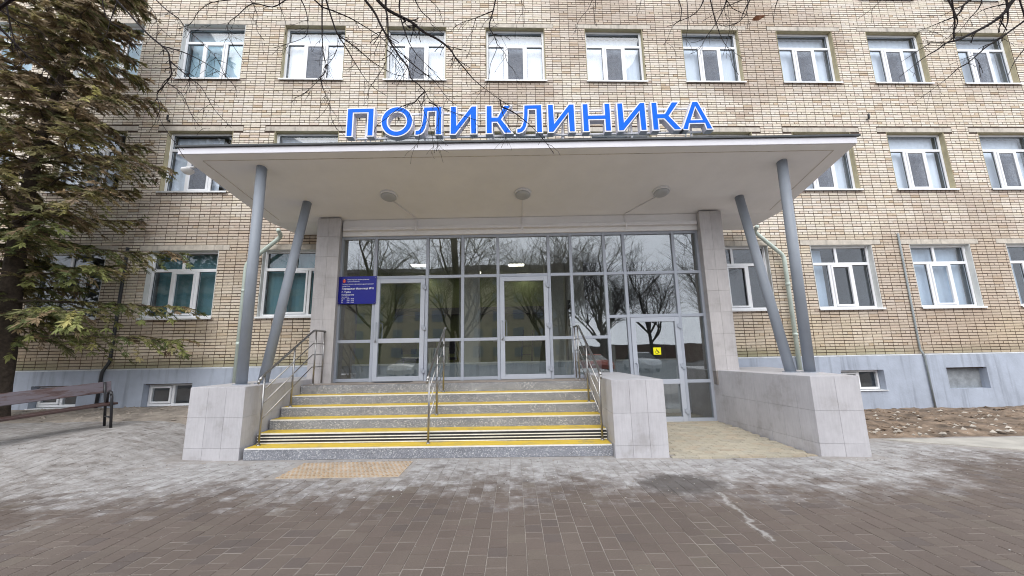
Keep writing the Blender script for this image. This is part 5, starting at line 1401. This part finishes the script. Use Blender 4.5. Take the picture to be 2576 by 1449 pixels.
RIGHT_TWIGS=[(0.0050,[[0.93,-5.21,6.27],[0.86,-5.24,6.1],[0.72,-5.29,5.88],[0.65,-5.32,5.65]]),
(0.0050,[[0.98,-5.21,6.28],[0.96,-5.23,6.1],[0.94,-5.25,5.94],[0.96,-5.27,5.81]]),
(0.0050,[[1.67,-5.03,6.46],[1.61,-5.07,6.24],[1.55,-5.1,6.12]]),
(0.0100,[[2.7,-4.77,6.71],[2.64,-4.79,6.58],[2.53,-4.83,6.43],[2.39,-4.86,6.32],[2.14,-4.94,6.13],[1.99,-5.0,5.83],[1.92,-5.03,5.73]]),
(0.0050,[[2.14,-4.94,6.13],[2.02,-4.97,6.07]]),
(0.0050,[[2.39,-4.86,6.32],[2.35,-4.89,6.11],[2.29,-4.93,5.9],[2.29,-4.94,5.77]]),
(0.0100,[[3.06,-4.74,6.73],[3.0,-4.76,6.59],[2.82,-4.81,6.27],[2.61,-4.86,5.98],[2.47,-4.91,5.75],[2.31,-4.95,5.64]]),
(0.0050,[[2.61,-4.86,5.98],[2.46,-4.89,5.89],[2.36,-4.92,5.85]]),
(0.0070,[[2.82,-4.81,6.27],[2.85,-4.84,5.98],[2.92,-4.87,5.75],[2.91,-4.91,5.48],[2.96,-4.93,5.32]]),
(0.0070,[[3.28,-4.74,6.72],[3.02,-4.76,6.59],[2.83,-4.79,6.45],[2.62,-4.83,6.29]]),
(0.0100,[[3.4,-4.76,6.71],[3.3,-4.77,6.54],[3.25,-4.78,6.45],[3.16,-4.8,6.29],[2.95,-4.81,6.21],[2.83,-4.81,6.27]]),
(0.0050,[[3.16,-4.8,6.29],[3.03,-4.81,6.19],[2.92,-4.84,5.93],[2.81,-4.88,5.66]]),
(0.0050,[[3.25,-4.78,6.45],[3.31,-4.79,6.39],[3.25,-4.82,6.15]]),
(0.0050,[[3.06,-4.74,6.73],[3.04,-4.78,6.44],[3.0,-4.81,6.15]]),
(0.0070,[[3.74,-4.84,6.61],[3.66,-4.85,6.41],[3.59,-4.88,6.18]]),
(0.0300,[[8.12,-4.22,7.17],[7.98,-4.25,7.04],[7.86,-4.27,6.9],[7.55,-4.34,6.67],[7.24,-4.41,6.48],[6.89,-4.49,6.29],[6.57,-4.57,6.12],[6.33,-4.62,6.03],[6.11,-4.67,5.88],[5.91,-4.72,5.76],[5.68,-4.76,5.61],[5.47,-4.8,5.45],[5.28,-4.83,5.32]]),
(0.0190,[[7.15,-4.41,6.99],[6.96,-4.45,6.85],[6.85,-4.48,6.71],[6.68,-4.52,6.58],[6.43,-4.58,6.45],[6.23,-4.62,6.35],[6.02,-4.66,6.25],[5.75,-4.71,6.11]]),
(0.0110,[[6.72,-4.51,6.58],[6.69,-4.53,6.46],[6.53,-4.57,6.25],[6.41,-4.6,6.15],[6.13,-4.67,5.93]]),
(0.0160,[[8.17,-4.24,6.75],[7.85,-4.29,6.54],[7.47,-4.37,6.29],[7.19,-4.44,6.13],[6.9,-4.51,5.92],[6.61,-4.58,5.71],[6.37,-4.64,5.58],[6.15,-4.7,5.41],[5.87,-4.76,5.22],[5.63,-4.82,5.06],[5.48,-4.85,4.96]]),
(0.0140,[[7.91,-4.26,6.91],[7.82,-4.29,6.69],[7.64,-4.33,6.45],[7.43,-4.38,6.27]]),
(0.0110,[[7.98,-4.24,7.08],[7.7,-4.3,6.98],[7.36,-4.37,6.84],[7.14,-4.42,6.7],[6.81,-4.5,6.53]]),
(0.0080,[[7.24,-4.4,6.82],[6.97,-4.46,6.58],[6.7,-4.53,6.33],[6.42,-4.6,6.15]]),
(0.0050,[[5.49,-4.63,6.79],[5.32,-4.64,6.64],[5.08,-4.63,6.47]]),
(0.0050,[[6.81,-4.53,5.89],[6.52,-4.6,5.76],[6.23,-4.67,5.62]]),
(0.0080,[[6.33,-4.62,6.03],[6.01,-4.68,5.99],[5.78,-4.72,5.93]]),
(0.0080,[[5.98,-4.69,5.96],[5.79,-4.73,5.84],[5.39,-4.79,5.58]]),
(0.0080,[[7.93,-4.31,6.17],[7.63,-4.37,5.9],[7.39,-4.43,5.62]]),
(0.0080,[[6.96,-4.45,6.85],[6.69,-4.51,6.71],[6.44,-4.57,6.56],[6.14,-4.62,6.5]])]

def bare_overhang(name, label, base, limb_paths, twigs, seed, dens, fat=1.15):
    rg = random.Random(seed)
    t = thing(name, label, 'tree', base)
    B = Vector(base)
    tk = MB()
    for path, r0, r1 in limb_paths:
        p = arc([Vector(q)-B for q in path], 4, .35); n = len(p)
        tk.tube(p, [r0+(r1-r0)*i/(n-1) for i in range(n)], 10)
    tk.build('trunk', M['twig'], t, True)
    limb_pts = []
    for path, r0, r1 in limb_paths[1:]:
        pp = arc(path, 6, .5)
        for i in range(len(pp)-1):
            for s in (0, .25, .5, .75): limb_pts.append(pp[i].lerp(pp[i+1], s))
    tw = MB()
    def curve(pts):
        # smooth the traced polyline a little
        out = [Vector(pts[0])]
        P_ = [Vector(q) for q in pts]
        for i in range(len(P_)-1):
            p0 = P_[max(0, i-1)]; p1 = P_[i]; p2 = P_[i+1]; p3 = P_[min(len(P_)-1, i+2)]
            for s in (.34, .67, 1.0):
                a = 2*p1; b = (p2-p0)*s; c = (2*p0-5*p1+4*p2-p3)*s*s; d = (-p0+3*p1-3*p2+p3)*s**3
                out.append((a+b+c+d)*.5)
        return out
    def twiglet(p, d, L, r, depth):
        n = 4; pts = [p]; dd = d.copy()
        for k in range(n):
            dd = (dd + Vector((rg.uniform(-.3, .3), rg.uniform(-.25, .25), rg.uniform(-.3, .12)))).normalized()
            pts.append(pts[-1]+dd*L/n)
        tw.tube([q-B for q in pts], [r, r*.85, r*.7, r*.6, r*.9], 4, True)
        if depth > 0:
            for k in range(rg.choice((1, 2, 2))):
                i = rg.choice((1, 2, 3)); ax = (pts[i]-pts[i-1]).normalized()
                sd_ = Vector((rg.choice((-1, 1))*rg.uniform(.5, 1), rg.uniform(-.4, .4), rg.uniform(-.6, .5)))
                twiglet(pts[i], (ax*.7+sd_*.7).normalized(), L*rg.uniform(.4, .7), r*.8, depth-1)
    for r, pts in twigs:
        c = curve(pts); n = len(c)
        tot = sum((c[i+1]-c[i]).length for i in range(n-1))
        rr_ = [max(.0031, fat*r*(1-i/(n-1))**1.05) for i in range(n)]
        tw.tube([q-B for q in c], rr_, 6, True)
        # continue the branch up to the limb outside the picture
        if pts[0][2] > 6.0 and limb_pts:
            p0 = c[0]; q = min(limb_pts, key=lambda v: (v-p0).length+abs(v.y-p0.y)*.3); d0 = (c[0]-c[1]).normalized()
            cc = [p0 + (p0+d0*.35-p0)*0]
            ex = [p0*(1-s)**2 + (p0+d0*.45)*2*s*(1-s) + q*s*s for s in (0, .2, .4, .6, .8, 1)]
            tw.tube([v-B for v in ex], [fat*r*(1+.5*s) for s in (0, .2, .4, .6, .8, 1)], 6, True)
        # side twigs
        m = int(tot*dens*rg.uniform(.7, 1.3))
        for k in range(m):
            i = rg.randrange(max(1, n//6), n-1); ax = (c[i+1]-c[i]).normalized()
            sd_ = Vector((rg.choice((-1, 1))*rg.uniform(.5, 1), rg.uniform(-.5, .5), rg.uniform(-.7, .4)))
            twiglet(c[i], (ax*.75+sd_*.65).normalized(), rg.uniform(.08, .30), max(.0026, rr_[i]*.5), 1 if rg.random() < .5 else 0)
    stuff(tw.build('branches', M['twig'], t))
    return t
bare_overhang('lime_tree', 'bare branches hanging into the top left and middle of the picture', (-3.4, -12.6, 0.0),
    [([(-3.4, -12.6, -.1), (-3.35, -12.5, 2.5), (-3.2, -12.0, 5.2)], .26, .2),
     ([(-3.2, -12.0, 5.1), (-2.9, -9.4, 7.2), (-2.3, -6.3, 7.9), (-1.2, -4.9, 7.7), (.6, -4.6, 7.4)], .16, .03),
     ([(-2.9, -9.4, 7.2), (-4.4, -7.2, 7.8), (-5.6, -5.2, 7.5), (-7.4, -4.6, 7.3)], .1, .03)], LIME_TWIGS, 31, 7.0)
t2 = bare_overhang('lime_tree', 'bare branches reaching into the top right corner of the picture', (9.8, -9.2, 0.0),
    [([(9.8, -9.2, -.1), (9.75, -9.1, 2.6), (9.6, -8.7, 5.4)], .25, .19),
     ([(9.6, -8.7, 5.3), (9.1, -6.6, 7.4), (8.3, -4.3, 7.7), (6.6, -4.2, 7.9)], .14, .04),
     ([(9.1, -6.6, 7.4), (6.6, -5.0, 8.0), (3.6, -4.8, 7.6), (1.6, -4.9, 7.4)], .08, .02)], RIGHT_TWIGS, 47, 4.0, 1.0)
lf = MB(); o3 = Vector((3.31, -4.99, 6.15))-Vector((9.8, -9.2, 0))
pr = [(-.10, 0, -.02), (-.05, .01, .015), (.0, -.01, .0), (.05, .012, .035), (.10, 0, .05)]
for i in range(4):
    a, b = Vector(pr[i]), Vector(pr[i+1]); w0, w1 = (.004, .020, .022, .016, .003)[i], (.004, .020, .022, .016, .003)[i+1]
    lf.quad(o3+a+Vector((0, w0, -w0)), o3+b+Vector((0, w1, -w1)), o3+b+Vector((0, -w1, w1)), o3+a+Vector((0, -w0, w0)))
lf.build('dry_leaf', M['leaf'], t2)

# ------------------------------------------------------------------ across the street (mirrored in the glass)
def bare_tree_mesh(seed, H):
    rg = random.Random(seed); mb = MB()
    def grow(p, d, L, r, lv):
        n = 4; pts = [p]; dd = d.copy()
        for k in range(n):
            dd = (dd+Vector((rg.uniform(-.16, .16), rg.uniform(-.16, .16), .06 if lv < 3 else -.02))).normalized(); pts.append(pts[-1]+dd*L/n)
        mb.tube(pts, [r*(1-.11*k) for k in range(n+1)], 7 if lv == 0 else (5 if lv < 3 else 3), False)
        if lv >= 5: return
        ch = 6 if lv == 0 else (4 if lv < 4 else 3)
        for k in range(ch):
            i = rg.choice((2, 3, 4)) if lv else rg.choice((2, 3, 3, 4)); az = rg.uniform(0, 2*pi)
            o = Vector((cos(az), sin(az), rg.uniform(-.1, .5)))
            nd = (dd*rg.uniform(.45, .9)+o*rg.uniform(.5, .85)).normalized()
            grow(pts[i], nd, L*rg.uniform(.55, .78), r*.42, lv+1)
        grow(pts[-1], dd, L*.75, r*.6, lv+1)
    grow(Vector((0, 0, -.1)), Vector((0, 0, 1)), H*.36, .27, 0)
    return mb.mesh('bare_tree', M['farbark'])
BT = [bare_tree_mesh(5, 12), bare_tree_mesh(9, 13)]
for i, (x, y, k, rz, s, lb) in enumerate(((-12, -26, 0, .3, 1.15, 'far left'), (-5.0, -24, 1, 2.1, 1.1, 'left of the middle'), (2.4, -27, 0, 4.0, 1.2, 'in the middle'), (9.5, -35, 1, 5.0, 1.15, 'right of the middle'), (17, -40, 0, 1.2, 1.25, 'far right'), (22, -33, 1, .6, 1.2, 'beyond all others at the right'), (13.0, -46, 0, 2.9, 1.3, 'behind the gap at the right'), (5.2, -38, 1, 3.6, 1.3, 'behind the gap in the middle'))):
    o = ob('street_tree', BT[k], None, (x, y, 0)); o.rotation_euler = (0, 0, rz); o.scale = (s, s, s)
    tag(o, 'bare street tree mirrored in the glass front, ' + lb, 'tree', 'bare trees across the street')
M['opp'] = simple('opposite_render', (0.30, 0.27, 0.20), 0.9, var=0.08, scale=1)
M['opp2'] = simple('opposite_roof', (0.16, 0.15, 0.15), 0.9, var=0.2)
op = thing('apartment_block', 'yellowish five-storey block across the street mirrored in the glass', 'building', (-24, -66, 0))
MB().box(-34, 33, 0, 11, 0, 15.5).build('wall', M['opp'], op)
MB().prism([(-34.5, -.5), (33.5, -.5), (33.5, 11.5), (-34.5, 11.5)], 15.501, 16.2).build('roof', M['opp2'], op)
wm = MB().box(-.8, .8, 0, .06, 0, 1.6).mesh('window', M['room'])
for r_ in range(5):
    for c_ in range(20): ob('window', wm, op, (-31.6+3.3*c_, 11.0, 1.2+2.95*r_))

M['fence'] = simple('brown_fence', (0.11, 0.075, 0.06), 0.9, var=0.2, scale=1)
fe = thing('boundary_wall', 'long low brown wall across the street mirrored in the lower right door', 'wall', (36, -56, 0))
MB().box(-26, 40, 0, .3, 0, 2.7).build('panel_run', M['fence'], fe); MB().box(-26.05, 40.05, -.06, .36, 2.701, 2.8).build('coping', M['opp2'], fe)
# parked cars, mirrored in the lower panes
M['tyre'] = simple('tyre', (0.02, 0.02, 0.02), 0.8); M['carglass'] = simple('car_glass', (0.03, 0.035, 0.04), 0.1)
def car(x, y, rz, col, label):
    m = simple('car_paint', col, 0.25, var=0.02)
    t = thing('parked_car', label, 'car', (x, y, 0), 'cars parked across the street'); t.rotation_euler = (0, 0, rz)
    prof = [(-2.1, .32), (-2.15, .62), (-2.0, .88), (-1.1, .98), (1.35, .98), (2.0, .85), (2.15, .6), (2.1, .32)]
    b = MB(); n = len(prof)
    for sx, sc in ((-.86, 1), (-.80, .985), (.80, .985), (.86, 1)): pass
    b.v = [(px, -.86, pz) for px, pz in prof] + [(px, .86, pz) for px, pz in prof]
    b.f = [tuple(range(n)), tuple(reversed(range(n, 2*n)))] + [(i, i+n, (i+1) % n+n, (i+1) % n) for i in range(n)]; b.c = [None]*len(b.f)
    b.build('body', m, t)
    def cabin(x0, x1, t0, t1, w0, w1, z0, z1, nm, mat):
        c = MB(); c.v = [(x0,-w0,z0),(x1,-w0,z0),(x1,w0,z0),(x0,w0,z0),(t0,-w1,z1),(t1,-w1,z1),(t1,w1,z1),(t0,w1,z1)]
        c.f = [(0,3,2,1),(4,5,6,7),(0,1,5,4),(1,2,6,5),(2,3,7,6),(3,0,4,7)]; c.c = [None]*6; c.build(nm, mat, t)
    cabin(-1.75, 1.2, -1.25, .45, .80, .62, .981, 1.40, 'window', M['carglass']); cabin(-1.27, .47, -1.15, .35, .64, .58, 1.401, 1.47, 'roof', m)
    for wx in (-1.3, 1.3):
        for wy in (-.80, .80): MB().tube([(wx, wy-.11, .32), (wx, wy+.11, .32)], .32, 18).build('wheel', M['tyre'], t)
    for wy in (-.6, .6): MB().bbox(2.08, 2.17, wy-.16, wy+.16, .62, .74, .01).build('headlight', M['lampw'], t)
car(6.2, -24.0, radians(84), (0.35, 0.06, 0.03), 'red car parked across the street mirrored in the glass')
car(10.2, -24.5, radians(88), (0.45, 0.46, 0.48), 'silver car parked across the street mirrored in the glass')
car(-8.0, -21.5, radians(95), (0.42, 0.40, 0.34), 'beige car parked across the street mirrored in the left door')
